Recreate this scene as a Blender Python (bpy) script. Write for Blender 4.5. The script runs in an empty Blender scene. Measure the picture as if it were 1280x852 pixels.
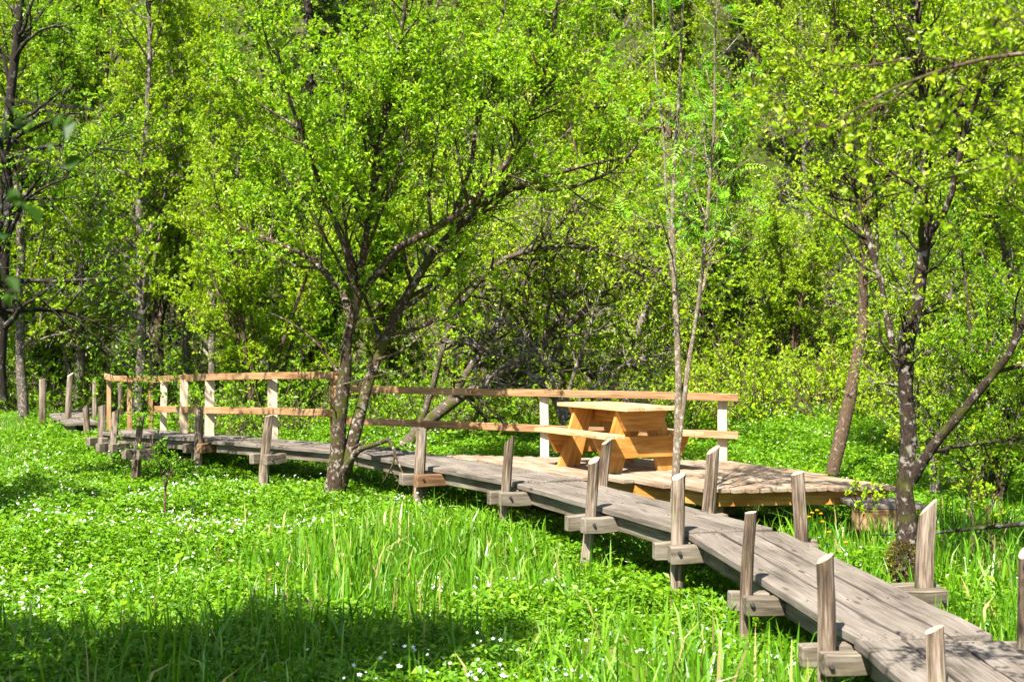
import bpy, bmesh, math, random
import numpy as np
from mathutils import Vector, Matrix

# ------------------------------------------------------------------ camera, sky, sun, exposure
SC = bpy.context.scene
COL = SC.collection
EYE = 1.914            # camera height above the meadow
F = 1600.0             # focal length in photo pixels (45 mm on a 36 mm sensor, 1280 px wide)
cam_d = bpy.data.cameras.new('camera'); cam = bpy.data.objects.new('camera', cam_d); COL.objects.link(cam)
cam_d.lens = 45.0; cam_d.sensor_width = 36.0; cam_d.clip_end = 2000; cam_d.clip_start = 0.05
cam.location = (0, 0, EYE); cam.rotation_euler = (math.radians(90) + 4.0/F, 0, 0)
cam_d.dof.use_dof = True; cam_d.dof.focus_distance = 13.5; cam_d.dof.aperture_fstop = 4.0
SC.camera = cam

SUN_EL, SUN_X, SUN_Y = math.radians(53), -0.42, -0.91
az = math.atan2(SUN_X, SUN_Y)
world = bpy.data.worlds.new('World'); SC.world = world; world.use_nodes = True
wn = world.node_tree.nodes; wl = world.node_tree.links
sky = wn.new('ShaderNodeTexSky'); sky.sky_type = 'NISHITA'; sky.sun_disc = False
sky.sun_elevation = SUN_EL; sky.sun_rotation = az
wn['Background'].inputs['Strength'].default_value = 0.062
wl.new(sky.outputs['Color'], wn['Background'].inputs['Color'])
sun_d = bpy.data.lights.new('sun', 'SUN'); sun_d.energy = 5.0; sun_d.angle = math.radians(0.5); sun_d.color = (1.0, 0.95, 0.86)
sun = bpy.data.objects.new('sun', sun_d); COL.objects.link(sun)
sv = Vector((SUN_X, SUN_Y, 0)).normalized()*math.cos(SUN_EL) + Vector((0, 0, math.sin(SUN_EL)))
sun.rotation_euler = sv.to_track_quat('Z', 'Y').to_euler(); sun.location = (0, 0, 30)
SC.view_settings.view_transform = 'Standard'; SC.view_settings.look = 'None'
SC.view_settings.exposure = 1.8; SC.view_settings.gamma = 1.0; SC.view_settings.use_curve_mapping = False
SC.render.engine = 'CYCLES'
cy = SC.cycles
cy.max_bounces = 9; cy.diffuse_bounces = 6; cy.glossy_bounces = 2; cy.transmission_bounces = 7; cy.transparent_max_bounces = 4
cy.caustics_reflective = False; cy.caustics_refractive = False
cy.use_denoising = True; cy.sample_clamp_indirect = 6.0
try:
    cy.denoiser = 'OPENIMAGEDENOISE'; cy.denoising_input_passes = 'RGB_ALBEDO_NORMAL'; cy.denoising_prefilter = 'ACCURATE'
except Exception:
    pass

rng = np.random.default_rng(7)
random.seed(7)

def W(px, py, d):
    """the point at distance d that the photo shows at pixel (px, py)"""
    return np.array(((px-640.0)*d/F, d, EYE-(py-430.0)*d/F))

# ------------------------------------------------------------------ terrain
def sstep(a, b, v):
    t = np.clip((v-a)/(b-a), 0, 1); return t*t*(3-2*t)
_ns = np.random.default_rng(3)
_waves = [( _ns.normal(size=2), _ns.uniform(0, 6.28)) for _ in range(9)]
def noise2(x, y, s):
    x = np.asarray(x, float); v = 0.0
    for (k, p) in _waves:
        v = v + np.sin((x*k[0]+y*k[1])/s + p + 1.3*np.sin((x*k[1]-y*k[0])/s*0.6))
    return v/4.2            # roughly -1..1
def gz(x, y):
    x = np.asarray(x, float); y = np.asarray(y, float)
    z = 0.04*noise2(x, y, 1.1) + 0.02*np.maximum(0, y-17) - 0.17*sstep(22, 16, y) - 0.15*np.exp(-(((x+3.4)/1.9)**2+((y-18.2)/1.6)**2))
    right = sstep(1.0, 6.0, x)
    z = z + right*(0.055*np.maximum(0, y-16.5))
    y0 = 28.0 + 6.0*sstep(-3, -9, x) - 2.5*right
    up = np.maximum(0, y-y0)
    z = z + 0.62*up*up/(up+5.0)*(1-0.25*sstep(60, 140, y)) + sstep(2, 12, up)*0.9*noise2(x, y, 6.0)
    return z - 0.02*sstep(8, 3, y)

# ------------------------------------------------------------------ mesh helpers
def np_mesh(name, V, faces_list, attrs=None, smooth=False):
    """V (n,3); faces_list: list of int arrays (m,k); attrs: {name: per-vertex floats or vectors}"""
    me = bpy.data.meshes.new(name)
    V = np.ascontiguousarray(V, dtype=np.float32)
    me.vertices.add(len(V)); me.vertices.foreach_set('co', V.ravel())
    fl = [np.asarray(f, dtype=np.int32) for f in faces_list if len(f)]
    loops = np.concatenate([f.ravel() for f in fl])
    starts = []; o = 0
    for f in fl:
        m, k = f.shape; starts.append(o+np.arange(m, dtype=np.int32)*k); o += m*k
    starts = np.concatenate(starts).astype(np.int32)
    me.loops.add(len(loops)); me.loops.foreach_set('vertex_index', loops)
    me.polygons.add(len(starts)); me.polygons.foreach_set('loop_start', starts)
    me.polygons.foreach_set('use_smooth', np.full(len(starts), bool(smooth), dtype=bool))
    for k, a in (attrs or {}).items():
        a = np.ascontiguousarray(a, dtype=np.float32)
        t = 'FLOAT' if a.ndim == 1 else 'FLOAT_VECTOR'
        at = me.attributes.new(k, t, 'POINT'); at.data.foreach_set('value' if t == 'FLOAT' else 'vector', a.ravel())
    me.update(calc_edges=True)
    return me
def link(name, me, mat=None, parent=None):
    o = bpy.data.objects.new(name, me); COL.objects.link(o)
    if mat is not None:
        o.data.materials.clear(); o.data.materials.append(mat)
    if parent is not None:
        o.parent = parent; o.matrix_parent_inverse = Matrix.Translation(parent.location).inverted() if False else Matrix.Identity(4)
    return o
def tag(o, label=None, cat=None, group=None, kind=None):
    if label: o['label'] = label
    if cat: o['category'] = cat
    if group: o['group'] = group
    if kind: o['kind'] = kind
    return o
def thing(name, label, cat, loc=(0, 0, 0), group=None):
    o = bpy.data.objects.new(name, None); COL.objects.link(o); o.location = tuple(float(v) for v in loc); o.empty_display_size = 0.2
    return tag(o, label, cat, group)
def localise(me, origin):
    me.transform(Matrix.Translation(-Vector([float(v) for v in origin])))
    return me
def copy_tree(root, loc, rotz=0.0, scale=1.0):
    r = root.copy(); COL.objects.link(r); r.location = loc; r.rotation_euler = (0, 0, rotz); r.scale = (scale,)*3 if not isinstance(scale, tuple) else scale
    for ch in list(root.children):
        c = ch.copy(); COL.objects.link(c); c.parent = r
        for g in list(ch.children):
            d = g.copy(); COL.objects.link(d); d.parent = c
    return r

class Solid:
    """collects boards and logs with a grain coordinate; build() makes ONE mesh"""
    def __init__(s): s.V = []; s.G = []; s.F4 = []; s.Fn = {}; s.n = 0
    def _add(s, V, G, faces):
        b = s.n; s.V.append(V); s.G.append(G); s.n += len(V)
        for f in faces:
            s.Fn.setdefault(len(f), []).append([i+b for i in f])
    def board(s, p0, p1, side, w, t, n=5, jit=0.0, ch=0.006, cut0=0.0, cut1=0.0, r=None):
        """a board from p0 to p1 (centre line); w along 'side', t along the third axis; chamfered; cut* slant the ends (metres over w)"""
        r = r or rng
        p0 = np.array(p0, float); p1 = np.array(p1, float); a = p1-p0; Ln = np.linalg.norm(a); a /= Ln
        u = np.array(side, float); u = u-a*np.dot(u, a); u /= np.linalg.norm(u); v = np.cross(a, u)
        hw, ht = w/2, t/2
        prof = [(-hw+ch, -ht), (hw-ch, -ht), (hw, -ht+ch), (hw, ht-ch), (hw-ch, ht), (-hw+ch, ht), (-hw, ht-ch), (-hw, -ht+ch)]
        off = r.uniform(0, 50, 3)
        V = []; G = []
        ts = [0.0, min(ch/Ln, .02)] + list(np.linspace(0, 1, n+1)[1:-1]) + [1-min(ch/Ln, .02), 1.0]
        k = len(ts)
        wob = r.normal(size=(k, 2))*jit
        for i, tt in enumerate(ts):
            ins = ch if i in (0, k-1) else 0.0
            for (x, y) in prof:
                xx = x-np.sign(x)*ins; yy = y-np.sign(y)*ins
                l = tt*Ln
                if cut0: l += max(0, 1-tt*2)*cut0*(x/w)
                if cut1: l += max(0, tt*2-1)*cut1*(x/w)
                q = p0+a*l+u*(xx+wob[i, 0])+v*(yy+wob[i, 1]+r.normal()*jit*0.3)
                V.append(q); G.append((l+off[0], xx+off[1], yy+off[2]))
        f = []
        for i in range(k-1):
            for j in range(8):
                j2 = (j+1) % 8
                f.append((i*8+j, i*8+j2, (i+1)*8+j2, (i+1)*8+j))
        f.append(tuple(range(7, -1, -1))); f.append(tuple((k-1)*8+j for j in range(8)))
        s._add(np.array(V), np.array(G), f)
    def prism(s, poly, dirv, depth, off=None, along=None):
        """closed outline (list of points) pushed along dirv by depth; grain along 'along'"""
        poly = np.array(poly, float); dv = np.array(dirv, float); dv /= np.linalg.norm(dv)
        off = rng.uniform(0, 50, 3); al = np.array(along if along is not None else poly[1]-poly[0], float); al /= np.linalg.norm(al)
        third = np.cross(dv, al)
        V = np.concatenate([poly-dv*depth/2, poly+dv*depth/2]); n = len(poly)
        G = np.stack([V@al+off[0], V@third+off[1], V@dv+off[2]], 1)
        f = [tuple(range(n-1, -1, -1)), tuple(range(n, 2*n))]+[(i, (i+1) % n, n+(i+1) % n, n+i) for i in range(n)]
        s._add(V, G, f)
    def log(s, p0, p1, r0, r1, slant=0.03, sides=12, n=9, r=None, bump=0.085, sdir=None):
        r = r or rng
        p0 = np.array(p0, float); p1 = np.array(p1, float); a = p1-p0; Ln = np.linalg.norm(a); a /= Ln
        u = np.cross(a, (0.3, 1, 0.1)); u /= np.linalg.norm(u); v = np.cross(a, u)
        off = r.uniform(0, 50, 3); sa = r.uniform(0, 6.28) if sdir is None else sdir
        lob = 1+r.normal(size=sides)*bump
        bow = r.normal(size=2)*0.012
        V = []; G = []
        for i in range(n+1):
            t = i/n; rad = r0+(r1-r0)*t
            for j in range(sides):
                th = j/sides*2*math.pi
                q = lob[j]*rad*(1+r.normal()*bump*0.25)
                l = t*Ln
                if i == n: l += slant*math.cos(th-sa)
                b = math.sin(t*math.pi)
                V.append(p0+a*l+u*(math.cos(th)*q+bow[0]*b)+v*(math.sin(th)*q+bow[1]*b))
                G.append((l+off[0], math.cos(th)*rad+off[1], math.sin(th)*rad+off[2]))
        f = [(i*sides+j, i*sides+(j+1) % sides, (i+1)*sides+(j+1) % sides, (i+1)*sides+j) for i in range(n) for j in range(sides)]
        f.append(tuple(range(sides-1, -1, -1))); f.append(tuple(n*sides+j for j in range(sides)))
        s._add(np.array(V), np.array(G), f)
    def build(s, name, mat, parent=None):
        V = np.concatenate(s.V); G = np.concatenate(s.G)
        if parent is not None: V = V-np.array(parent.location)
        me = np_mesh(name, V, [np.array(f) for f in s.Fn.values()], {'gr': G})
        return link(name, me, mat, parent)

# ------------------------------------------------------------------ materials
class NT:
    def __init__(s, name):
        s.m = bpy.data.materials.new(name); s.m.use_nodes = True; s.t = s.m.node_tree; s.n = s.t.nodes; s.n.clear()
        s.out = s.n.new('ShaderNodeOutputMaterial')
    def new(s, typ, **kw):
        nd = s.n.new(typ)
        for k, v in kw.items(): setattr(nd, k, v)
        return nd
    def ln(s, a, b): s.t.links.new(a, b)
    def attr(s, nm): return s.new('ShaderNodeAttribute', attribute_name=nm)
    def mapping(s, vec, scale=(1, 1, 1)):
        m = s.new('ShaderNodeMapping'); m.inputs['Scale'].default_value = scale; s.ln(vec, m.inputs['Vector']); return m.outputs['Vector']
    def noise(s, vec, scale, detail=4, rough=0.6):
        m = s.new('ShaderNodeTexNoise'); m.inputs['Scale'].default_value = scale; m.inputs['Detail'].default_value = detail; m.inputs['Roughness'].default_value = rough
        s.ln(vec, m.inputs['Vector']); return m.outputs['Fac']
    def ramp(s, fac, stops, interp='LINEAR'):
        r = s.new('ShaderNodeValToRGB'); r.color_ramp.interpolation = interp
        e = r.color_ramp.elements
        while len(e) < len(stops): e.new(0.5)
        for i, (p, c) in enumerate(stops):
            e[i].position = p; e[i].color = tuple(c)+(1,) if len(c) == 3 else c
        s.ln(fac, r.inputs['Fac']); return r.outputs['Color']
    def mix(s, fac, a, b, mode='MIX'):
        m = s.new('ShaderNodeMix', data_type='RGBA', blend_type=mode)
        for sock, val in ((m.inputs[0], fac), (m.inputs[6], a), (m.inputs[7], b)):
            if hasattr(val, 'is_linked') or hasattr(val, 'links'): s.ln(val, sock)
            elif isinstance(val, (int, float)): sock.default_value = val
            else: sock.default_value = tuple(val)+(1,)
        return m.outputs[2]
    def bump(s, h, strength, dist):
        b = s.new('ShaderNodeBump'); b.inputs['Strength'].default_value = strength; b.inputs['Distance'].default_value = dist
        s.ln(h, b.inputs['Height']); return b.outputs['Normal']
    def princ(s, color, rough=0.7, spec=0.3, normal=None):
        p = s.new('ShaderNodeBsdfPrincipled')
        if hasattr(color, 'links'): s.ln(color, p.inputs['Base Color'])
        else: p.inputs['Base Color'].default_value = tuple(color)+(1,)
        p.inputs['Roughness'].default_value = rough; p.inputs['Specular IOR Level'].default_value = spec
        if normal is not None: s.ln(normal, p.inputs['Normal'])
        return p
    def done(s, shader): s.ln(shader.outputs[0], s.out.inputs['Surface']); return s.m

def leaf_mat(name, stops, trans=0.48, tcol=(1.0, 1.0, 0.45), rough=0.42, spec=0.35):
    n = NT(name); a = n.attr('rnd')
    c = n.ramp(a.outputs['Fac'], stops)
    p = n.princ(c, rough, spec)
    tr = n.new('ShaderNodeBsdfTranslucent'); n.ln(n.mix(1.0, c, tcol, 'MULTIPLY'), tr.inputs['Color'])
    mx = n.new('ShaderNodeMixShader'); mx.inputs['Fac'].default_value = trans
    n.ln(p.outputs[0], mx.inputs[1]); n.ln(tr.outputs[0], mx.inputs[2])
    return n.done(mx)

def bark_mat(name, dark, mid, lichen, amount=0.5, moss=0.15, scale=1.0):
    n = NT(name); tc = n.new('ShaderNodeTexCoord').outputs['Object']
    v1 = n.mapping(tc, (9*scale, 9*scale, 2.2*scale))
    f = n.noise(v1, 6.0, 6, 0.7)
    c = n.ramp(f, [(0.3, dark), (0.62, mid)])
    l = n.noise(tc, 11.0*scale, 5, 0.65)
    lf = n.ramp(l, [(0.62-0.22*amount, (0, 0, 0)), (0.68-0.2*amount, (1, 1, 1))])
    c = n.mix(lf, c, lichen)
    ms = n.noise(tc, 3.1*scale, 3, 0.5)
    mf = n.ramp(ms, [(0.66-0.3*moss, (0, 0, 0)), (0.78-0.3*moss, (1, 1, 1))])
    c = n.mix(mf, c, (0.07, 0.075, 0.012))
    return n.done(n.princ(c, 0.9, 0.15, n.bump(f, 0.9, 0.03)))

def wood_mat(name, stops, streak=(28, 28), grain_scale=3.0, crack=0.0, rough=0.75, knots=None, moss=0.0):
    stops = [(p, tuple(0.86*c for c in q)) for p, q in stops]
    n = NT(name); a = n.attr('gr').outputs['Vector']
    v = n.mapping(a, (1.3, streak[0], streak[1]))
    g = n.noise(v, grain_scale, 6, 0.62)
    big = n.noise(n.mapping(a, (0.8, 2.4, 2.4)), 1.6, 3, 0.5)
    mixf = n.new('ShaderNodeMath', operation='MULTIPLY_ADD'); n.ln(big, mixf.inputs[0]); mixf.inputs[1].default_value = 0.55; 
    sc = n.new('ShaderNodeMath', operation='MULTIPLY'); n.ln(g, sc.inputs[0]); sc.inputs[1].default_value = 0.62
    n.ln(sc.outputs[0], mixf.inputs[2])
    c = n.ramp(mixf.outputs[0], stops)
    h = g
    if crack:
        ck = n.noise(n.mapping(a, (0.7, 46, 46)), 2.2, 2, 0.5)
        cf = n.ramp(ck, [(0.30, (1, 1, 1)), (0.30+0.06*crack+0.02, (0, 0, 0))])
        c = n.mix(cf, c, (0.05, 0.04, 0.03))
        h = ck
    if knots:
        kv = n.new('ShaderNodeTexVoronoi'); kv.inputs['Scale'].default_value = 1.0; n.ln(n.mapping(a, (2.2, 7.0, 7.0)), kv.inputs['Vector'])
        kf = n.ramp(kv.outputs['Distance'], [(0.07, (1, 1, 1)), (0.15, (0, 0, 0))])
        c = n.mix(kf, c, knots)
    if moss:
        mo = n.noise(a, 5.0, 4, 0.6)
        c = n.mix(n.ramp(mo, [(0.58, (0, 0, 0)), (0.72, (moss,)*3)]), c, (0.09, 0.10, 0.03))
    return n.done(n.princ(c, rough, 0.25, n.bump(h, 0.35, 0.004)))

LEAF = {
 'willow': leaf_mat('leaf_willow', [(0.0, (0.14, 0.31, 0.006)), (0.45, (0.25, 0.44, 0.008)), (0.8, (0.37, 0.54, 0.014)), (1.0, (0.52, 0.63, 0.06))]),
 'rowan': leaf_mat('leaf_rowan', [(0.0, (0.12, 0.36, 0.010)), (0.5, (0.20, 0.48, 0.012)), (1.0, (0.34, 0.58, 0.03))]),
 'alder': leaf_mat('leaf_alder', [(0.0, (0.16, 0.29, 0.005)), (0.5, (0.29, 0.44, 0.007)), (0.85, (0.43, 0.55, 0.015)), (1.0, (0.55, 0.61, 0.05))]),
 'green': leaf_mat('leaf_green', [(0.0, (0.09, 0.23, 0.006)), (0.5, (0.18, 0.35, 0.008)), (0.85, (0.30, 0.47, 0.012)), (1.0, (0.44, 0.57, 0.04))]),  # deeper green; puts the shade of the left wood into the leaf colour
 'hill': leaf_mat('leaf_hill', [(0.0, (0.17, 0.31, 0.006)), (0.4, (0.28, 0.44, 0.008)), (0.9, (0.42, 0.54, 0.018)), (1.0, (0.44, 0.39, 0.08))]),
 'painted_shade': leaf_mat('leaf_painted_shade', [(0.0, (0.02, 0.06, 0.004)), (1.0, (0.05, 0.12, 0.008))], 0.3),  # very dark leaf: the near-left tree's shade is painted into its colour
 'deep': leaf_mat('leaf_deep', [(0.0, (0.05, 0.14, 0.006)), (0.6, (0.10, 0.24, 0.008)), (1.0, (0.18, 0.34, 0.012))]),
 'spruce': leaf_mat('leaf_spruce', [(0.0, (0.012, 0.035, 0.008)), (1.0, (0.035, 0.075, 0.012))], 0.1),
 'grass': leaf_mat('leaf_grass', [(0.0, (0.055, 0.18, 0.005)), (0.45, (0.112, 0.28, 0.007)), (0.85, (0.20, 0.38, 0.02)), (0.94, (0.24, 0.42, 0.10)), (1.0, (0.46, 0.38, 0.15))], 0.40, rough=0.33, spec=0.45),
 'herb': leaf_mat('leaf_herb', [(0.0, (0.060, 0.18, 0.004)), (0.5, (0.125, 0.285, 0.005)), (1.0, (0.25, 0.41, 0.010))], 0.40),
}
BARK = {
 'grey': bark_mat('bark_grey', (0.014, 0.009, 0.006), (0.095, 0.062, 0.040), (0.32, 0.285, 0.235), 0.36, 0.5, 1.5),
 'crooked': bark_mat('bark_crooked_shade', (0.010, 0.007, 0.005), (0.062, 0.043, 0.030), (0.28, 0.25, 0.21), 0.34, 0.4, 1.5),  # grey bark darkened, the shade on this tree painted in
 'fallen': bark_mat('bark_fallen', (0.028, 0.020, 0.014), (0.15, 0.115, 0.085), (0.30, 0.265, 0.22), 0.28, 0.5, 1.6),
 'brown': bark_mat('bark_brown', (0.035, 0.022, 0.014), (0.16, 0.105, 0.065), (0.28, 0.23, 0.18), 0.25, 0.1, 1.8),
 'rowan': bark_mat('bark_rowan', (0.10, 0.075, 0.05), (0.28, 0.215, 0.145), (0.42, 0.38, 0.31), 0.4, 0.12, 2.4),
 'dead': bark_mat('bark_dead', (0.05, 0.038, 0.028), (0.23, 0.185, 0.145), (0.44, 0.40, 0.35), 0.42, 0.3, 1.6),
 'dark': bark_mat('bark_dark', (0.012, 0.010, 0.008), (0.045, 0.035, 0.028), (0.14, 0.14, 0.13), 0.25, 0.2),
 'birch': bark_mat('bark_birch', (0.045, 0.034, 0.025), (0.15, 0.12, 0.095), (0.32, 0.29, 0.25), 0.4, 0.0, 1.6),
}
M_NEW = wood_mat('wood_fresh', [(0.46, (0.33, 0.13, 0.020)), (0.58, (0.47, 0.215, 0.040)), (0.72, (0.58, 0.31, 0.085))], (14, 14), 2.2, 0.0, 0.55, (0.24, 0.09, 0.02))
M_TOP_SUNLIT = wood_mat('wood_table_top_sunlit', [(0.46, (0.46, 0.26, 0.11)), (0.58, (0.61, 0.39, 0.19)), (0.72, (0.70, 0.50, 0.29))], (14, 14), 2.2, 0.0, 0.5, (0.26, 0.10, 0.03))  # tabletop and seats paler than the frame: sun glare put into the colour
M_PALE = wood_mat('wood_pale_post', [(0.46, (0.45, 0.33, 0.21)), (0.58, (0.57, 0.44, 0.31)), (0.72, (0.66, 0.55, 0.42))], (14, 14), 2.2, 0.0, 0.65)
M_RAIL = wood_mat('wood_rail', [(0.44, (0.17, 0.085, 0.036)), (0.57, (0.32, 0.175, 0.078)), (0.72, (0.43, 0.27, 0.145))], (14, 14), 2.2, 0.2, 0.6, (0.17, 0.07, 0.03))
M_DECKNEW = wood_mat('wood_platform', [(0.44, (0.19, 0.118, 0.072)), (0.57, (0.31, 0.22, 0.15)), (0.72, (0.40, 0.315, 0.235))], (14, 14), 2.4, 0.35, 0.7)
M_GREY = wood_mat('wood_weathered', [(0.40, (0.055, 0.044, 0.035)), (0.55, (0.150, 0.124, 0.100)), (0.74, (0.25, 0.215, 0.18))], (26, 26), 2.6, 0.55, 0.85, (0.06, 0.045, 0.035), 0.3)
M_LOG = wood_mat('wood_log_post', [(0.43, (0.030, 0.020, 0.013)), (0.54, (0.125, 0.085, 0.055)), (0.68, (0.33, 0.265, 0.205))], (20, 20), 3.2, 1.2, 0.85, None, 0.25)
M_BLOCK = wood_mat('wood_sleeper', [(0.42, (0.055, 0.042, 0.030)), (0.56, (0.15, 0.12, 0.085)), (0.74, (0.27, 0.235, 0.185))], (15, 15), 2.6, 0.6, 0.85, None, 0.5)
M_RUST = wood_mat('wood_sleeper_end', [(0.42, (0.07, 0.032, 0.015)), (0.58, (0.18, 0.09, 0.04)), (0.74, (0.28, 0.18, 0.10))], (15, 15), 2.6, 0.5, 0.85)
M_CUT = wood_mat('wood_sawn_end', [(0.42, (0.30, 0.22, 0.14)), (0.57, (0.46, 0.36, 0.25)), (0.74, (0.56, 0.47, 0.36))], (4, 4), 4.0, 0.3, 0.8)
_n = NT('iron'); M_IRON = _n.done(_n.princ((0.06, 0.045, 0.04), 0.6, 0.5))
_n = NT('petal_white'); _tr = _n.new('ShaderNodeBsdfTranslucent'); _tr.inputs[0].default_value = (0.8, 0.8, 0.74, 1); _p = _n.princ((0.80, 0.80, 0.76), 0.6, 0.2)
_mx = _n.new('ShaderNodeMixShader'); _mx.inputs[0].default_value = 0.3; _n.ln(_p.outputs[0], _mx.inputs[1]); _n.ln(_tr.outputs[0], _mx.inputs[2]); M_PETAL = _n.done(_mx)
_n = NT('petal_yellow'); M_YEL = _n.done(_n.princ((0.80, 0.42, 0.01), 0.6, 0.2))
_n = NT('petal_pink'); M_PINK = _n.done(_n.princ((0.45, 0.10, 0.36), 0.6, 0.2))
_n = NT('ground'); _tc = _n.new('ShaderNodeTexCoord').outputs['Object']
_c = _n.ramp(_n.noise(_tc, 1.4, 6, 0.65), [(0.3, (0.030, 0.028, 0.010)), (0.5, (0.055, 0.075, 0.012)), (0.7, (0.11, 0.085, 0.04))])
_c2 = _n.ramp(_n.noise(_tc, 14.0, 4, 0.7), [(0.35, (0.45, 0.45, 0.45)), (0.7, (1.2, 1.2, 1.2))])
M_GROUND = _n.done(_n.princ(_n.mix(1.0, _c, _c2, 'MULTIPLY'), 0.95, 0.1, _n.bump(_n.noise(_tc, 9.0, 5, 0.7), 1.0, 0.08)))

# ------------------------------------------------------------------ ground sheet
gx = np.concatenate([np.linspace(-160, -22, 40), np.linspace(-20, 20, 81), np.linspace(22, 160, 40)])
gy = np.concatenate([np.linspace(-60, -2, 24), np.linspace(0, 45, 91), np.linspace(46.5, 230, 70)])
GX, GY = np.meshgrid(gx, gy); GZ = gz(GX, GY)-0.03
gi = np.arange(GX.size).reshape(GX.shape)
gf = np.stack([gi[:-1, :-1].ravel(), gi[:-1, 1:].ravel(), gi[1:, 1:].ravel(), gi[1:, :-1].ravel()], 1)
ground = link('ground', np_mesh('ground', np.stack([GX.ravel(), GY.ravel(), GZ.ravel()], 1), [gf], smooth=True), M_GROUND)
tag(ground, 'meadow floor rising to a wooded hillside', 'ground', None, 'structure')

# ------------------------------------------------------------------ boardwalk
T3 = lambda v: np.array((v[0], v[1], 0.0))
SECT = [  # name hint, start centre (x, y, z), end centre, width
 ((2.34, 4.9, 0.25), (2.285, 7.02, 0.295), 0.84, 'nearest weathered plank section of the boardwalk, running off the bottom edge', 3),
 ((2.285, 7.06, 0.305), (1.80, 10.30, 0.405), 0.82, 'grey plank boardwalk section with leaf shadows, between two facing pairs of log posts', 3),
 ((1.775, 10.36, 0.415), (0.40, 13.60, 0.45), 0.80, 'grey plank boardwalk section passing in front of the picnic table', 3),
 ((0.385, 13.66, 0.462), (-1.80, 17.50, 0.455), 0.86, 'shaded boardwalk section between the mossy forked tree and the platform', 4),
 ((-1.83, 17.56, 0.467), (-4.28, 19.68, 0.46), 0.86, 'shaded boardwalk section on tall piles left of the mossy forked tree', 4),
 ((-4.32, 19.72, 0.475), (-6.45, 21.15, 0.49), 0.92, 'sunlit boardwalk section where the left railing ends, low among white flowers', 4),
 ((-7.9, 23.6, 0.47), (-9.0, 25.8, 0.49), 0.62, 'distant boardwalk section winding behind the left railing posts', 3),
 ((-9.02, 25.95, 0.50), (-9.2, 34.5, 0.56), 0.75, 'farthest boardwalk section, reaching the dark forest edge', 3),
]
for (a, b, w, lab, npl) in SECT:
    a = np.array(a); b = np.array(b); d = b-a; d /= np.linalg.norm(d); s = np.cross(d, (0, 0, 1)); s /= np.linalg.norm(s)
    t = thing('boardwalk_section', lab, 'boardwalk', (a[0], a[1], a[2]-0.05), 'boardwalk sections across the meadow')
    dk = Solid(); pw = w/npl
    for k in range(npl):
        o = s*((k+0.5)*pw-w/2)
        e0, e1 = rng.uniform(-0.03, 0.02), rng.uniform(-0.02, 0.03)
        dz = np.array((0, 0, -0.028+rng.uniform(-0.004, 0.004)))
        dk.board(a+o+d*e0+dz, b+o+d*e1+dz, s, pw-rng.uniform(0.026, 0.036), 0.055, n=9, jit=0.0028, ch=0.006)
    n0 = dk.n
    if a[1] < 15:
        L_ = np.linalg.norm(b-a)
        for k in range(npl):
            for q in np.concatenate([[0.06], np.arange(0.9, L_-0.4, 0.85), [L_-0.06]]):
                for e in (-0.065, 0.065):
                    c = a+d*(q+rng.normal()*0.012)+s*((k+0.5)*pw-w/2+e+rng.normal()*0.006); c[2] = a[2]+(b[2]-a[2])*q/L_
                    dk.log(c+np.array((0, 0, -0.006)), c+np.array((0, 0, 0.0035)), 0.0065, 0.0065, slant=0, sides=7, n=1, bump=0)
    do = dk.build('deck', M_GREY, t); do.data.materials.append(M_IRON)
    for p in do.data.polygons:
        if p.vertices[0] >= n0: p.material_index = 1
    for sg in (-1, 1):
        st = Solid(); o = s*sg*(w/2-0.12)+np.array((0, 0, -0.125))
        st.board(a+o+d*0.05, b+o-d*0.05, s, 0.09, 0.13, n=6, jit=0.004); st.build('stringer', M_BLOCK, t)

def walk_side(x, y):
    """nearest boardwalk direction and outward side at a point"""
    best = None
    for (a, b, w, lab, npl) in SECT:
        a = np.array(a); b = np.array(b); ab = b-a; tt = np.clip(((x-a[0])*ab[0]+(y-a[1])*ab[1])/(ab[0]**2+ab[1]**2), 0, 1)
        q = a+ab*tt; dd = math.hypot(x-q[0], y-q[1])
        if best is None or dd < best[0]: best = (dd, ab/np.linalg.norm(ab), q, w)
    dd, d, q, w = best
    s = np.cross(d, (0, 0, 1)); s[2] = 0; s /= np.linalg.norm(s)
    if (x-q[0])*s[0]+(y-q[1])*s[1] < 0: s = -s
    return d, s, q, w

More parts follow.
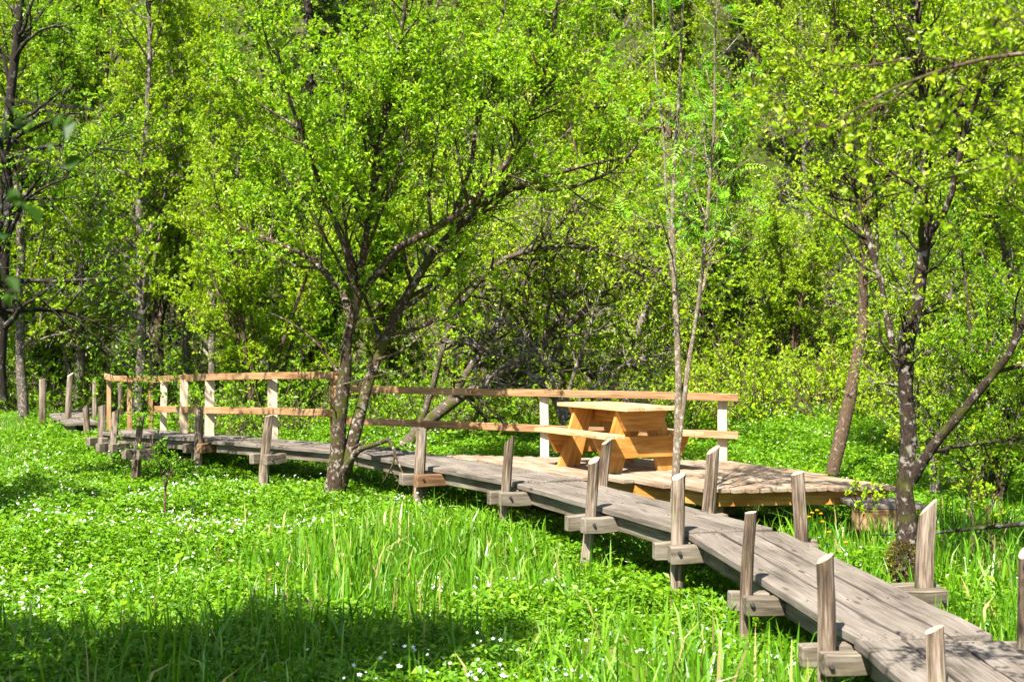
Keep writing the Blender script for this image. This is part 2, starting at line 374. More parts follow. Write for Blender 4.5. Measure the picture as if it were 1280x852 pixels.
# (x top, y top, x base, y base, distance, width px, label, right_side)
POSTS = [
 (1167, 786, 1170, 880, 6.15, 27, 'log post cut by the bottom edge of the photo, nearest of all posts'),
 (1031, 697, 1031, 806, 7.05, 24, 'sturdy upright log post on low sleepers, second nearest along the left side of the boardwalk'),
 (938, 640, 936, 735, 8.36, 17, 'slim log post third along the left side, mossy sleeper below it'),
 (848, 595, 847, 673, 10.14, 18, 'log post with pale slanted top right beside the thin rowan trunk'),
 (742, 575, 736, 641, 11.53, 16, 'log post leaning right on a chunky pale bolted sleeper, in front of the table'),
 (637, 549, 634, 609, 13.3, 13, 'log post on a short sleeper just left of the picnic platform'),
 (527, 537, 524, 588, 15.0, 14, 'dark shaded log post right of the mossy forked tree'),
 (337, 519, 333, 566, 17.7, 12, 'dark log post with rounded knob top on tall paired piles'),
 (249, 510, 248, 553, 19.4, 11, 'grey log post with rusty sleeper end in front of the left railing'),
 (177, 520, 173, 561, 18.6, 9, 'short pale log post leaning right among leafy herbs'),
 (145, 513, 140, 553, 19.9, 10, 'pale leaning log post on a whitish sleeper among white flowers'),
 (128, 507, 127, 546, 20.8, 9, 'grey post just left of the pale leaning one at the boardwalk bend'),
 (107, 508, 108, 530, 23.2, 8, 'tiny bluish grey post stump at the far bend'),
 (1160, 633, 1160, 731, 8.75, 23, 'wide barkless log post with bright streak beside the right tree trunk'),
 (996, 591, 999, 673, 10.25, 18, 'upright split log post in front of the empty platform end'),
 (891, 562, 884, 637, 11.75, 17, 'log post leaning right in front of the platform corner'),
 (759, 551, 755, 607, 13.35, 14, 'dark streaked log post leaning right against the bench'),
 (1281, 690, 1281, 800, 7.1, 18, 'log post cut by the right edge of the photo'),
 (53, 474, 53, 517, 24.0, 9, 'leftmost distant log post beside the forest edge'),
 (88, 468, 86, 522, 24.8, 8, 'rough branchy grey post second from the left edge'),
 (118, 474, 118, 508, 26.0, 6, 'reddish distant post left of the railing end'),
 (150, 478, 150, 512, 25.5, 7, 'grey distant post seen through the left railing end'),
 (176, 483, 176, 509, 27.5, 6, 'distant post standing on a separate pale sleeper'),
 (164, 476, 163, 508, 28.5, 6, 'thin faint post deep behind the left railing'),
 (193, 462, 193, 500, 29.5, 9, 'grey distant post rising above the left rail'),
 (219, 470, 220, 499, 30.0, 6, 'small distant post under the left top rail'),
]
def cut_top(o):
    """the sawn end grain is paler than the weathered side"""
    o.data.materials.append(M_CUT)
    for p in o.data.polygons:
        if len(p.vertices) > 6 and p.normal.z > 0.2: p.material_index = 1
for (xt, yt, xb, yb, d, wp, lab) in POSTS:
    top = W(xt, yt, d); base = W(xb, yb, d); r = wp/2*d/F*0.95
    dv, s, q, w = walk_side(base[0], base[1])
    g = float(gz(base[0], base[1]))
    ax = (top-base)/np.linalg.norm(top-base); bot = base-ax*max(0.12, (base[2]-g+0.15)/ax[2])
    t = thing('boardwalk_post', lab, 'post', (base[0], base[1], g), 'log posts along the boardwalk')
    lg = Solid(); lg.log(bot, top, r*1.06, r*0.94, slant=r*random.uniform(0.15, 1.0), sdir=3.6+random.uniform(-0.5, 0.5), sides=14); lo = lg.build('log', M_LOG, t); cut_top(lo)
    if d < 21.5 or 'separate pale' in lab:
        zt = base[2]; h = 0.12 if d < 9.5 else 0.14
        for k, sg in enumerate((-1, 1)):
            bm = Solid(); bw = 0.10
            c = base+dv*sg*(r+bw/2+0.002); c[2] = zt-h/2-0.004*k
            out = ((0.12 if (sg*dv[1] < 0) else 0.20)+0.04*random.random())*(0.5 if d < 9.5 else 0.8); inn = 0.62 if d < 16 else 0.22
            # where the deck is low the beams pass below it
            low = 0.0; c[2] = min(c[2], q[2]-0.062-h/2-0.003*k)
            bm.board(c+s*out+np.array((0, 0, 0.0)), c-s*inn+np.array((0, 0, low)), dv, bw, h, n=4, jit=0.004, ch=0.008)
            b = bm.build('cross_beam', M_RUST if ('rusty' in lab or 'dark shaded' in lab) and k == 0 else M_BLOCK, t)
        bo = Solid(); cc = base+s*0.03; cc[2] = zt-h*0.55
        near = -dv if (-dv)[1] < 0 else dv
        bo.log(cc+near*(r+0.10), cc+near*(r+0.125), 0.016, 0.014, slant=0, sides=8, n=1, bump=0); bo.build('bolt', M_IRON, t)
        if d > 14:
            pl = Solid(); pc = base-s*0.10+dv*0.16; pl.board((pc[0], pc[1], zt-0.02), (pc[0], pc[1], g-0.1), dv, 0.10, 0.10, n=3, jit=0.004); pl.build('pile', M_BLOCK, t)

# ------------------------------------------------------------------ platform
PZ = 0.45
PLAT = np.array([(-0.30, 16.85), (2.80, 16.05), (4.02, 13.22), (2.02, 12.93), (0.98, 14.20), (0.72, 14.10), (-0.95, 17.0)])
def inside(poly, x, y):
    x = np.asarray(x); y = np.asarray(y); c = np.zeros(x.shape, bool); n = len(poly)
    for i in range(n):
        (x1, y1), (x2, y2) = poly[i], poly[(i+1) % n]
        cond = ((y1 > y) != (y2 > y)) & (x < (x2-x1)*(y-y1)/((y2-y1)+1e-12)+x1)
        c ^= cond
    return c
pt = thing('picnic_platform', 'wide wooden platform of pale new planks carrying the picnic table', 'platform', (1.6, 14.8, 0.0))
pd = np.array((0.43, -0.903)); pn = np.array((0.903, 0.43))
dk = Solid()
proj = PLAT@pn; lo, hi = proj.min(), proj.max(); pw = 0.142; k = 0
while lo+pw*(k+0.5) < hi:
    cpos = lo+pw*(k+0.5)
    # clip the plank's centre line against the outline
    hits = []
    for i in range(len(PLAT)):
        p, q = PLAT[i], PLAT[(i+1) % len(PLAT)]; a, b = p@pn-cpos, q@pn-cpos
        if (a < 0) != (b < 0): f = a/(a-b); hits.append((p+(q-p)*f)@pd)
    hits.sort()
    for i in range(0, len(hits)-1, 2):
        h0, h1 = hits[i], hits[i+1]+rng.uniform(-0.01, 0.045)
        A = pn*cpos+pd*h0; B = pn*cpos+pd*h1
        zz = PZ-0.022+rng.uniform(-0.003, 0.003)
        dk.board((A[0], A[1], zz), (B[0], B[1], zz), (pn[0], pn[1], 0), pw-0.013, 0.044, n=6, jit=0.003, ch=0.005)
    k += 1
dk.build('deck', M_DECKNEW, pt)
def inset(p, q, z, h, t_, m=0.0):
    b = Solid(); p = np.array((*p, z)); q = np.array((*q, z)); b.board(p, q, (0, 0, 1), h, t_, n=4, jit=0.002); return b
for (p, q) in (((2.10, 13.08), (3.90, 13.33)), ((3.88, 13.38), (2.75, 15.95)), ((1.05, 14.30), (2.02, 13.12)), ((0.0, 16.70), (2.70, 15.98)), ((0.9, 14.6), (3.45, 14.75))):
    inset(p, q, PZ-0.044-0.075, 0.145, 0.06).build('beam', M_NEW, pt)
for (x, y) in ((2.12, 13.2), (3.80, 13.42), (2.70, 15.9), (1.10, 14.35), (0.2, 16.55)):
    b = Solid(); b.board((x, y, PZ-0.19), (x, y, float(gz(x, y))-0.15), (1, 0, 0), 0.11, 0.11, n=2); b.build('leg', M_RAIL, pt)

# low wooden step beyond the platform's right corner
st = thing('wooden_step', 'low grey topped wooden step with brown side, beyond the platform corner', 'step', (3.8, 12.85, 0.0))
b = Solid()
for k in range(3):
    o = np.array((0.05, 0.19*k, 0)); b.board(np.array((3.32, 12.72, 0.318))+o, np.array((4.02, 12.66, 0.312))+o, (0, 1, 0), 0.18, 0.045, n=4, jit=0.003)
b.build('tread', M_GREY, st)
b = Solid(); b.board((3.36, 12.66, 0.185), (3.98, 12.60, 0.18), (0, 0, 1), 0.21, 0.05, n=4, jit=0.003); b.build('side_board', M_RAIL, st)
for x in (3.5, 3.9):
    b = Solid(); b.board((x, 12.85, 0.29), (x, 12.85, -0.12), (1, 0, 0), 0.1, 0.1, n=2); b.build('leg', M_RAIL, st)

# ------------------------------------------------------------------ railings
def railing(label, posts, tops, lows, name='timber_railing', rail_h=0.095, pmat=None, group='timber railings'):
    """posts: (x, y, z base, z top, w, dir, material); tops/lows: list of polyline points"""
    c = posts[0]; t = thing(name, label, 'railing', (c[0], c[1], c[2]), group)
    for (x, y, zb, zt, w, dv, mt) in posts:
        b = Solid(); dv = np.array((dv[0], dv[1], 0.0)); dv /= np.linalg.norm(dv); nn = np.array((-dv[1], dv[0], 0)); off = nn*0.05
        b.board((x+off[0], y+off[1], zb-0.18), (x+off[0]+rng.normal()*0.006, y+off[1], zt), dv, w, 0.06, n=4, jit=0.002); b.build('post', mt, t)
    for nm, lines in (('top_rail', tops), ('lower_rail', lows)):
        for ln_ in lines:
            for p, q in zip(ln_[:-1], ln_[1:]):
                b = Solid(); p = np.array(p, float); q = np.array(q, float); d = (q-p)/np.linalg.norm(q-p)
                b.board(p-d*0.01, q+d*0.01, (0, 0, 1), rail_h, 0.048, n=6, jit=0.0025, ch=0.005); b.build(nm, M_RAIL, t)
    return t
def WP(px, py, d, dz=0.0):
    p = W(px, py, d); p[2] += dz; return p
R2 = (0.97, -0.24)
def pxz(py, d): return EYE-(py-430)*d/F
railing('long two-board timber railing behind the picnic table, pale square posts',
    [(0.42, 16.62, PZ, pxz(488, 16.55), 0.115, R2, M_PALE), (2.64, 16.07, PZ, pxz(498, 16.0), 0.12, R2, M_PALE), (-2.52, 18.30, PZ, pxz(470, 18.2), 0.11, (0.8, -0.6), M_RAIL)],
    [[WP(418, 486, 18.2), WP(681, 491, 16.58), WP(922, 496.5, 15.98)]],
    [[WP(418, 525, 18.2), WP(681, 535.5, 16.58), WP(922, 543.5, 15.98)]])
DL = (0.80, -0.6)
railing('two-board timber railing along the left boardwalk with bright posts and wavy end',
    [(W(341, 549, 19.7)[0], 19.75, PZ, pxz(470, 19.7), 0.15, (1, 0.25), M_PALE), (W(261, 547, 20.0)[0], 20.05, PZ, pxz(472, 20), 0.15, (1, 0.25), M_PALE),
     (W(228, 545, 20.5)[0], 20.6, PZ, pxz(475, 20.5), 0.13, (1, 0.25), M_PALE), (W(203, 540, 21.3)[0], 21.35, PZ, pxz(477, 21.3), 0.11, (1, 0.25), M_PALE),
     (W(188, 536, 22.1)[0], 22.15, PZ, pxz(478, 22.1), 0.075, (1, 0.25), M_RAIL), (W(161, 531, 23.0)[0], 23.05, PZ, pxz(478, 23), 0.09, (1, 0.25), M_RAIL),
     (W(135, 528, 23.6)[0], 23.65, PZ, pxz(474, 23.6), 0.08, (1, 0.25), M_RAIL), (W(416, 556, 18.72)[0], 18.78, PZ-0.2, pxz(466, 18.72), 0.1, (1, 0), M_RAIL)],
    [[WP(132, 470, 23.6), WP(141, 473, 23.3), WP(163, 473.5, 22.9), WP(195, 474, 21.6), WP(262, 471, 20.0), WP(341, 469.5, 19.65), WP(418, 469, 18.68)]],
    [[WP(195, 511, 21.3), WP(262, 512.5, 20.0), WP(341, 513.5, 19.65), WP(418, 516, 18.68)]], rail_h=0.105)
railing('far brown handrail seen between the posts of the left railing', [(W(170, 500, 30)[0], 30.05, 0.5, 1.05, 0.09, (1, 0), M_RAIL), (W(222, 496, 30.5)[0], 30.55, 0.5, 1.1, 0.09, (1, 0), M_RAIL)],
    [[WP(165, 501, 30), WP(224, 494, 30.5)]], [[WP(165, 508, 30), WP(224, 503, 30.5)]], rail_h=0.12)

# ------------------------------------------------------------------ picnic table
Lv = np.array((-0.471, 0.882, 0)); Tv = np.array((0.882, 0.471, 0)); UP = np.array((0, 0, 1.0))
TC = np.array((1.242, 15.13, PZ+0.004))
tb = thing('picnic_table', 'fresh honey-coloured wooden picnic table with two attached benches', 'picnic table', TC)
def tp(l, t_, z): return TC+Lv*l+Tv*t_+UP*z
b = Solid()
for k in range(3):
    o = (k-1)*0.249; b.board(tp(-0.775, o, 0.728), tp(0.775, o, 0.728), Tv, 0.242, 0.044, n=4, jit=0.0012, ch=0.004)
b.build('tabletop', M_TOP_SUNLIT, tb)
for sg in (-1, 1):
    b = Solid()
    for k in (0, 1):
        o = sg*(0.475+0.135*k); b.board(tp(-0.80, o, 0.428), tp(0.80, o, 0.428), Tv, 0.131, 0.044, n=4, jit=0.0012, ch=0.004)
    b.build('bench_seat', M_TOP_SUNLIT, tb)
for e in (-1, 1):
    l0 = e*0.52
    b = Solid()    # wide tapered beam that carries the seats
    b.prism([tp(l0, -0.66, 0.404), tp(l0, 0.66, 0.404), tp(l0, 0.54, 0.165), tp(l0, -0.54, 0.165)], Lv, 0.05, along=Tv); b.build('seat_beam', M_NEW, tb)
    b = Solid()    # board under the top
    b.prism([tp(l0, -0.35, 0.704), tp(l0, 0.35, 0.704), tp(l0, 0.24, 0.47), tp(l0, -0.24, 0.47)], Lv, 0.05, along=Tv); b.build('top_board', M_NEW, tb)
    for sg in (-1, 1):
        b = Solid(); lo_ = l0-e*0.053
        b.prism([tp(lo_, sg*0.05, 0.702), tp(lo_, sg*0.30, 0.702), tp(lo_, sg*0.54, 0.0), tp(lo_, sg*0.25, 0.0)], Lv, 0.05, along=Tv*sg*0.24-UP*0.7); b.build('leg', M_NEW, tb)
b = Solid(); b.board(tp(-0.49, 0, 0.62), tp(0.49, 0, 0.62), UP, 0.16, 0.045, n=2); b.build('ridge_board', M_NEW, tb)

# ------------------------------------------------------------------ plant engine
def nrm(v): return v/(np.linalg.norm(v, axis=-1, keepdims=True)+1e-9)
def resample(pts, K, rads=None):
    pts = np.array(pts, float); seg = np.linalg.norm(np.diff(pts, axis=0), axis=1); s = np.concatenate([[0], np.cumsum(seg)]); u = np.linspace(0, s[-1], K)
    # smooth through the corners with a small Catmull-like blur
    P = np.stack([np.interp(u, s, pts[:, i]) for i in range(3)], 1)
    Q = P.copy(); Q[1:-1] = 0.5*P[1:-1]+0.25*(P[:-2]+P[2:])
    R = np.interp(u, s, rads) if rads is not None else None
    return Q, R
def along(P, R, idx, t):
    K = P.shape[1]; f = t*(K-1); i = np.minimum(f.astype(int), K-2); w = (f-i)[:, None]
    A = P[idx, i]; B = P[idx, i+1]
    return A*(1-w)+B*w, nrm(B-A), R[idx, i]*(1-w[:, 0])+R[idx, i+1]*w[:, 0]
def sprout(r, P, R, n, L, K, ang=(30, 65), t0=0.2, up=0.1, wig=0.18, rmax=0.03, rmin=0.002, taper=0.25, droop=0.0, flat=0.0):
    N = P.shape[0]; ln_ = np.linalg.norm(np.diff(P, axis=1), axis=2).sum(1); idx = r.choice(N, n, p=ln_/ln_.sum())
    t = t0+(1-t0)*r.random(n)**0.85
    pos, tan, rad = along(P, R, idx, t)
    rv = r.normal(size=(n, 3)); rv[:, 2] *= (1-flat); perp = nrm(rv-tan*(rv*tan).sum(1, keepdims=True))
    a = np.radians(r.uniform(ang[0], ang[1], n))[:, None]
    d = nrm(tan*np.cos(a)+perp*np.sin(a)); length = L*(1-0.45*t)*r.uniform(0.55, 1.25, n)
    Q = np.zeros((n, K, 3)); Q[:, 0] = pos; step = (length/(K-1))[:, None]
    for k in range(1, K):
        d = nrm(d+wig*r.normal(size=(n, 3))+np.array((0, 0, up-droop*k/K))); Q[:, k] = Q[:, k-1]+d*step
    r0 = np.clip(rad*0.62, rmin, rmax); RR = r0[:, None]*np.linspace(1, taper, K)[None]
    return Q, RR
def tubes(P, R, sides):
    N, K, _ = P.shape
    if N == 0: return np.zeros((0, 3)), np.zeros((0, 4), int)
    tan = np.gradient(P, axis=1); tan = nrm(tan)
    ref = np.zeros_like(tan); m = np.abs(tan[..., 2]) < 0.8; allv = m.mean(1) > 0.5
    ref[allv] = (0, 0, 1); ref[~allv] = (0.2, 1, 0)
    u = nrm(np.cross(tan, ref)); v = np.cross(tan, u)
    th = np.arange(sides)/sides*2*math.pi
    V = P[:, :, None]+R[:, :, None, None]*(np.cos(th)[:, None]*u[:, :, None]+np.sin(th)[:, None]*v[:, :, None])
    base = (np.arange(N)*K*sides)[:, None, None]; i = np.arange(K-1)[None, :, None]*sides; j = np.arange(sides)[None, None]; j2 = (j+1) % sides
    Fq = np.stack([base+i+j, base+i+j2, base+i+sides+j2, base+i+sides+j], -1).reshape(-1, 4)
    return V.reshape(-1, 3), Fq
def tube_mesh(name, groups, bump=0.0, r=None):
    VV = []; FF = []; n = 0
    for (P, R, s) in groups:
        if len(P) == 0: continue
        V, Fq = tubes(P, R, s)
        VV.append(V); FF.append(Fq+n); n += len(V)
    return np_mesh(name, np.concatenate(VV), [np.concatenate(FF)], smooth=True)
def leaf_mesh(name, P, D, Nn, L, Wd, r, fold=0.25, col=None):
    """each leaf: base, two side points, tip - two faces folded along the midrib"""
    n = len(P); D = nrm(D); S = nrm(np.cross(D, Nn)); U = np.cross(S, D); L = L[:, None]; Wd = Wd[:, None]
    mid = P+D*L*0.45
    V = np.empty((n, 4, 3)); V[:, 0] = P; V[:, 1] = mid+S*Wd*0.5+U*Wd*fold; V[:, 2] = P+D*L-U*L*0.06; V[:, 3] = mid-S*Wd*0.5+U*Wd*fold
    b = np.arange(n)[:, None]*4
    Fa = np.concatenate([b+np.array((0, 1, 2)), b+np.array((0, 2, 3))])
    rnd = (r.random(n) if col is None else col); rnd = np.repeat(rnd, 4)
    return np_mesh(name, V.reshape(-1, 3), [Fa], {'rnd': rnd})
def dress(r, P, R, per, L, wr=0.6, out=0.6, upb=0.7, t0=0.15, hue=0.0):
    """leaves along twigs"""
    N = P.shape[0]; idx = np.repeat(np.arange(N), per); n = len(idx); t = t0+(1-t0)*r.random(n)
    pos, tan, _ = along(P, R, idx, t)
    D = nrm(tan*0.55+r.normal(size=(n, 3))*out+np.array((0, 0, 0.05)))
    Nn = nrm(r.normal(size=(n, 3))*0.75+np.array((-0.28, -0.55, upb)))
    LL = L*r.uniform(0.6, 1.25, n)
    col = np.clip(r.random(n)*0.75+np.repeat(r.random(N), per)*0.25+hue, 0, 1)
    return pos, D, Nn, LL, LL*wr*r.uniform(0.8, 1.15, n), col

def make_tree(name, label, cat, base, stems, radii, r, bark, leaf, n1=40, L1=1.6, n2=260, L2=0.8, n3=1300, L3=0.35, per=10, leafL=0.055, wr=0.6,
              up=0.08, group=None, ang1=(30, 70), t1=0.3, extra=None, sides=10, bare=0.0, wig=0.18, twig_r=1.0, t2=0.25, moss_wob=0.06, extra_leaf=True, droop=0.0, upb=0.7):
    """a tree as a thing: trunk (stems, limbs and twigs) and crown (leaves)"""
    base = np.array(base, float); K = 14
    S = []; RR = []
    for s, rr in zip(stems, radii):
        q, ra = resample(s, K, np.interp(np.linspace(0, 1, len(s)), np.linspace(0, 1, len(rr)), rr)); q[1:] += r.normal(size=(K-1, 3))*ra[1:, None]*0.25; S.append(q-base); RR.append(ra*(1+r.normal(size=K)*moss_wob))
    S = np.array(S); RR = np.array(RR)
    b1, q1 = sprout(r, S, RR, n1, L1, 8, ang1, t1, up, wig*0.7, 0.05, 0.006)
    b2, q2 = sprout(r, np.concatenate([resample_all(S, 8), b1]), np.concatenate([resample_rad(RR, 8), q1]), n2, L2, 6, (25, 70), t2, up*0.8, wig, 0.014, 0.0035, droop=droop)
    b3, q3 = sprout(r, np.concatenate([resample_all(b1, 6), b2]), np.concatenate([resample_rad(q1, 6), q2]), n3, L3, 4, (20, 70), 0.15, up, wig, 0.005, 0.0018)
    q2 = q2*(1+(twig_r-1)*0.5); q3 = q3*twig_r
    root = thing(name, label, cat, base, group)
    groups = [(S, RR, sides), (b1, q1, 6), (b2, q2, 4), (b3, q3, 3)]
    if extra is not None:
        for (pp, rr) in extra:
            q, ra = resample(pp, 10, np.interp(np.linspace(0, 1, len(pp)), np.linspace(0, 1, len(rr)), rr)); groups.append(((q-base)[None], ra[None], 6))
    link('trunk', tube_mesh('trunk', groups), bark, root)
    keep = b3 if bare == 0 else b3[r.random(len(b3)) > bare]
    kq = q3 if bare == 0 else q3[:len(keep)]
    pos, D, Nn, LL, WW, col = dress(r, keep, kq, per, leafL, wr, upb=upb)
    link('crown', leaf_mesh('crown', pos, D, Nn, LL, WW, r, col=col), leaf, root)
    return root
def resample_all(P, K):
    f = np.linspace(0, P.shape[1]-1, K); i = np.minimum(f.astype(int), P.shape[1]-2); w = (f-i)[None, :, None]
    return P[:, i]*(1-w)+P[:, i+1]*w
def resample_rad(R, K):
    f = np.linspace(0, R.shape[1]-1, K); i = np.minimum(f.astype(int), R.shape[1]-2); w = (f-i)[None]
    return R[:, i]*(1-w)+R[:, i+1]*w

# ------------------------------------------------------------------ the trees that stand out in the photo
r = np.random.default_rng(11)
D0 = 16.1
def pts(lst): return [W(x, y, d) for (x, y, d) in lst]
main_stems = [
 pts([(416, 622, 16.1), (422, 585, 16.1), (424, 540, 16.05), (428, 480, 16.0), (434, 430, 15.9), (446, 370, 15.8), (452, 320, 15.7), (470, 220, 15.5), (478, 140, 15.4), (500, 60, 15.2), (515, -60, 15.0)]),
 pts([(420, 622, 16.15), (432, 585, 16.1), (440, 540, 16.1), (455, 490, 16.15), (470, 450, 16.2), (497, 390, 16.3), (530, 330, 16.4), (565, 280, 16.5), (620, 240, 16.6), (700, 212, 16.7), (790, 195, 16.8)]),
 pts([(430, 460, 16.0), (440, 400, 15.9), (452, 350, 15.9), (500, 308, 15.7), (540, 290, 15.6), (585, 262, 15.4), (640, 200, 15.2), (680, 110, 15.1), (700, -20, 15.0)]),
 pts([(446, 375, 15.8), (440, 330, 15.6), (410, 260, 15.3), (385, 190, 15.0), (350, 90, 14.8), (330, -40, 14.6)]),
 pts([(440, 395, 15.9), (420, 350, 16.2), (385, 320, 16.6), (340, 300, 17.0), (290, 280, 17.4)]),
 pts([(452, 330, 15.7), (462, 260, 16.2), (490, 150, 16.6), (530, 80, 17.0), (560, -60, 17.3)]),
 pts([(565, 282, 16.5), (590, 200, 16.8), (600, 120, 17.0), (630, 20, 17.2), (640, -60, 17.4)]),
 pts([(442, 385, 15.85), (436, 330, 15.7), (428, 250, 15.4), (432, 150, 15.2), (425, 40, 15.0)]), pts([(450, 350, 15.8), (470, 280, 15.6), (505, 190, 15.3), (515, 100, 15.1)]),
 pts([(448, 370, 15.8), (425, 330, 15.5), (380, 250, 15.2), (330, 190, 15.0)]), pts([(540, 292, 15.7), (535, 240, 15.5), (548, 150, 15.3), (575, 60, 15.2)]),
 pts([(640, 232, 16.6), (700, 240, 16.4), (770, 215, 16.2), (820, 150, 16.0)]),
]
main_r = [(0.14, 0.10, 0.09, 0.08, 0.065, 0.06, 0.05, 0.042, 0.03, 0.022, 0.012), (0.11, 0.085, 0.072, 0.068, 0.062, 0.06, 0.055, 0.05, 0.04, 0.03, 0.012), (0.06, 0.05, 0.055, 0.05, 0.04, 0.03, 0.02, 0.01),
 (0.05, 0.035, 0.028, 0.02, 0.01), (0.045, 0.035, 0.025, 0.015), (0.04, 0.03, 0.02, 0.01), (0.04, 0.03, 0.02, 0.01), (0.03, 0.024, 0.018, 0.012, 0.006), (0.026, 0.02, 0.012, 0.006), (0.026, 0.02, 0.013, 0.006), (0.022, 0.017, 0.012, 0.005), (0.03, 0.02, 0.012)]
main_extra = [(pts([(430, 480, 15.9), (470, 470, 15.6), (500, 462, 15.4)]), (0.012, 0.008, 0.003)), (pts([(434, 440, 15.9), (400, 425, 15.6), (372, 440, 15.5)]), (0.012, 0.008, 0.003)), (pts([(465, 460, 16.1), (500, 470, 15.8), (530, 455, 15.6), (545, 430, 15.6)]), (0.013, 0.009, 0.006, 0.003)), (pts([(436, 420, 15.9), (452, 400, 15.6), (480, 395, 15.5)]), (0.01, 0.007, 0.003)), (pts([(424, 520, 16.0), (412, 505, 15.8), (405, 470, 15.8)]), (0.01, 0.007, 0.003)),
  (pts([(430, 590, 16.0), (446, 562, 15.8), (470, 555, 15.6), (486, 549, 15.5)]), (0.06, 0.04, 0.03, 0.028)), (pts([(486, 549, 15.5), (494, 562, 15.4), (492, 580, 15.4), (478, 603, 15.4)]), (0.028, 0.018, 0.014, 0.005)),
 (pts([(493, 566, 15.4), (503, 590, 15.3), (512, 612, 15.3)]), (0.015, 0.011, 0.004)), (pts([(487, 585, 15.4), (500, 603, 15.4), (496, 612, 15.4)]), (0.01, 0.007, 0.003)),
 (pts([(440, 560, 15.9), (455, 552, 15.8), (463, 545, 15.7)]), (0.02, 0.014, 0.006)),
 (pts([(470, 450, 16.1), (505, 438, 15.9), (520, 425, 15.8), (560, 388, 15.6)]), (0.022, 0.016, 0.012, 0.005)), (pts([(425, 470, 16.0), (400, 430, 16.2), (360, 400, 16.4), (335, 390, 16.6)]), (0.025, 0.017, 0.012, 0.004))]
make_tree('forked_tree', 'mossy forked tree with lichen-spotted trunk rising in front of the boardwalk', 'tree', W(418, 622, 16.1), main_stems, main_r, r, BARK['grey'], LEAF['willow'],
    n1=105, L1=1.4, n2=900, L2=0.75, n3=3800, L3=0.34, per=11, leafL=0.062, wr=0.58, up=0.10, extra=main_extra, t1=0.30, t2=0.28, moss_wob=0.13, sides=12)

rowan = [pts([(843, 640, 12.1), (846, 560, 12.1), (850, 480, 12.1), (846, 420, 12.1), (842, 330, 12.1), (838, 260, 12.1), (846, 180, 12.1), (850, 100, 12.0), (853, 20, 12.0), (858, -80, 12.0)]),
 pts([(848, 560, 12.1), (858, 480, 12.05), (868, 410, 12.0), (880, 330, 11.9), (886, 240, 11.8), (895, 150, 11.7), (892, 60, 11.6), (900, -40, 11.5)]),
 pts([(852, 500, 12.1), (862, 440, 12.3), (872, 390, 12.4), (890, 310, 12.6), (900, 220, 12.8)]),
 pts([(842, 330, 12.1), (833, 260, 12.3), (830, 170, 12.4), (818, 80, 12.5), (815, -30, 12.6)])]
rowan_r = [(0.046, 0.038, 0.034, 0.028, 0.024, 0.021, 0.017, 0.014, 0.011, 0.007), (0.022, 0.02, 0.017, 0.017, 0.013, 0.01, 0.006), (0.02, 0.016, 0.012, 0.006), (0.018, 0.013, 0.009, 0.004)]
def pinnate(r, P, R, per, L):
    """rowan leaves: five pairs of leaflets and a tip one on a short stalk"""
    N = P.shape[0]; idx = np.repeat(np.arange(N), per); n = len(idx); pos, tan, _ = along(P, R, idx, r.uniform(0.3, 1, n))
    D = nrm(tan*0.5+r.normal(size=(n, 3))*0.6+np.array((0, 0, -0.05))); Nn = nrm(r.normal(size=(n, 3))*0.4+np.array((0, -0.2, 1.0))); S = nrm(np.cross(D, Nn))
    LL = L*r.uniform(0.7, 1.2, n); PP, DD, NN, l2, c2 = [], [], [], [], []
    col = r.random(n)
    for k in range(5):
        for sg in (-1, 1):
            PP.append(pos+D*(LL*(0.25+0.16*k))[:, None]); DD.append(D*0.55+S*sg); NN.append(Nn); l2.append(LL*0.34*(1-0.06*k)); c2.append(np.clip(col+r.normal(size=n)*0.08, 0, 1))
    PP.append(pos+D*(LL*0.95)[:, None]); DD.append(D); NN.append(Nn); l2.append(LL*0.32); c2.append(col)
    l2 = np.concatenate(l2)
    return np.concatenate(PP), np.concatenate(DD), np.concatenate(NN), l2, l2*0.36, np.concatenate(c2)
def make_rowan(name, label, base, stems, radii, r, n1, L1, n2, L2, per, L, group=None):
    base = np.array(base, float); S = []; RR = []
    for s, rr in zip(stems, radii):
        q, ra = resample(s, 14, np.interp(np.linspace(0, 1, len(s)), np.linspace(0, 1, len(rr)), rr)); S.append(q-base); RR.append(ra*(1+r.normal(size=14)*0.05))
    S = np.array(S); RR = np.array(RR)
    b1, q1 = sprout(r, S, RR, n1, L1, 6, (35, 75), 0.38, 0.08, 0.14, 0.009, 0.003); b2, q2 = sprout(r, b1, q1, n2, L2, 4, (25, 60), 0.25, 0.05, 0.15, 0.004, 0.0018)
    root = thing(name, label, 'tree', base, group)
    link('trunk', tube_mesh('trunk', [(S, RR, 9), (b1, q1, 5), (b2, q2, 3)]), BARK['rowan'], root)
    pos, D, Nn, LL, WW, col = pinnate(r, np.concatenate([resample_all(b1, 4), b2]), np.concatenate([resample_rad(q1, 4), q2]), per, L)
    link('crown', leaf_mesh('crown', pos, D, Nn, LL, WW, r, fold=0.12, col=col), LEAF['rowan'], root)
    return root
make_rowan('rowan_tree', 'thin pale multi-stemmed rowan sapling with feathery leaves in front of the picnic table', W(843, 640, 12.1), rowan, rowan_r, r, 64, 0.9, 190, 0.4, 2, 0.17)

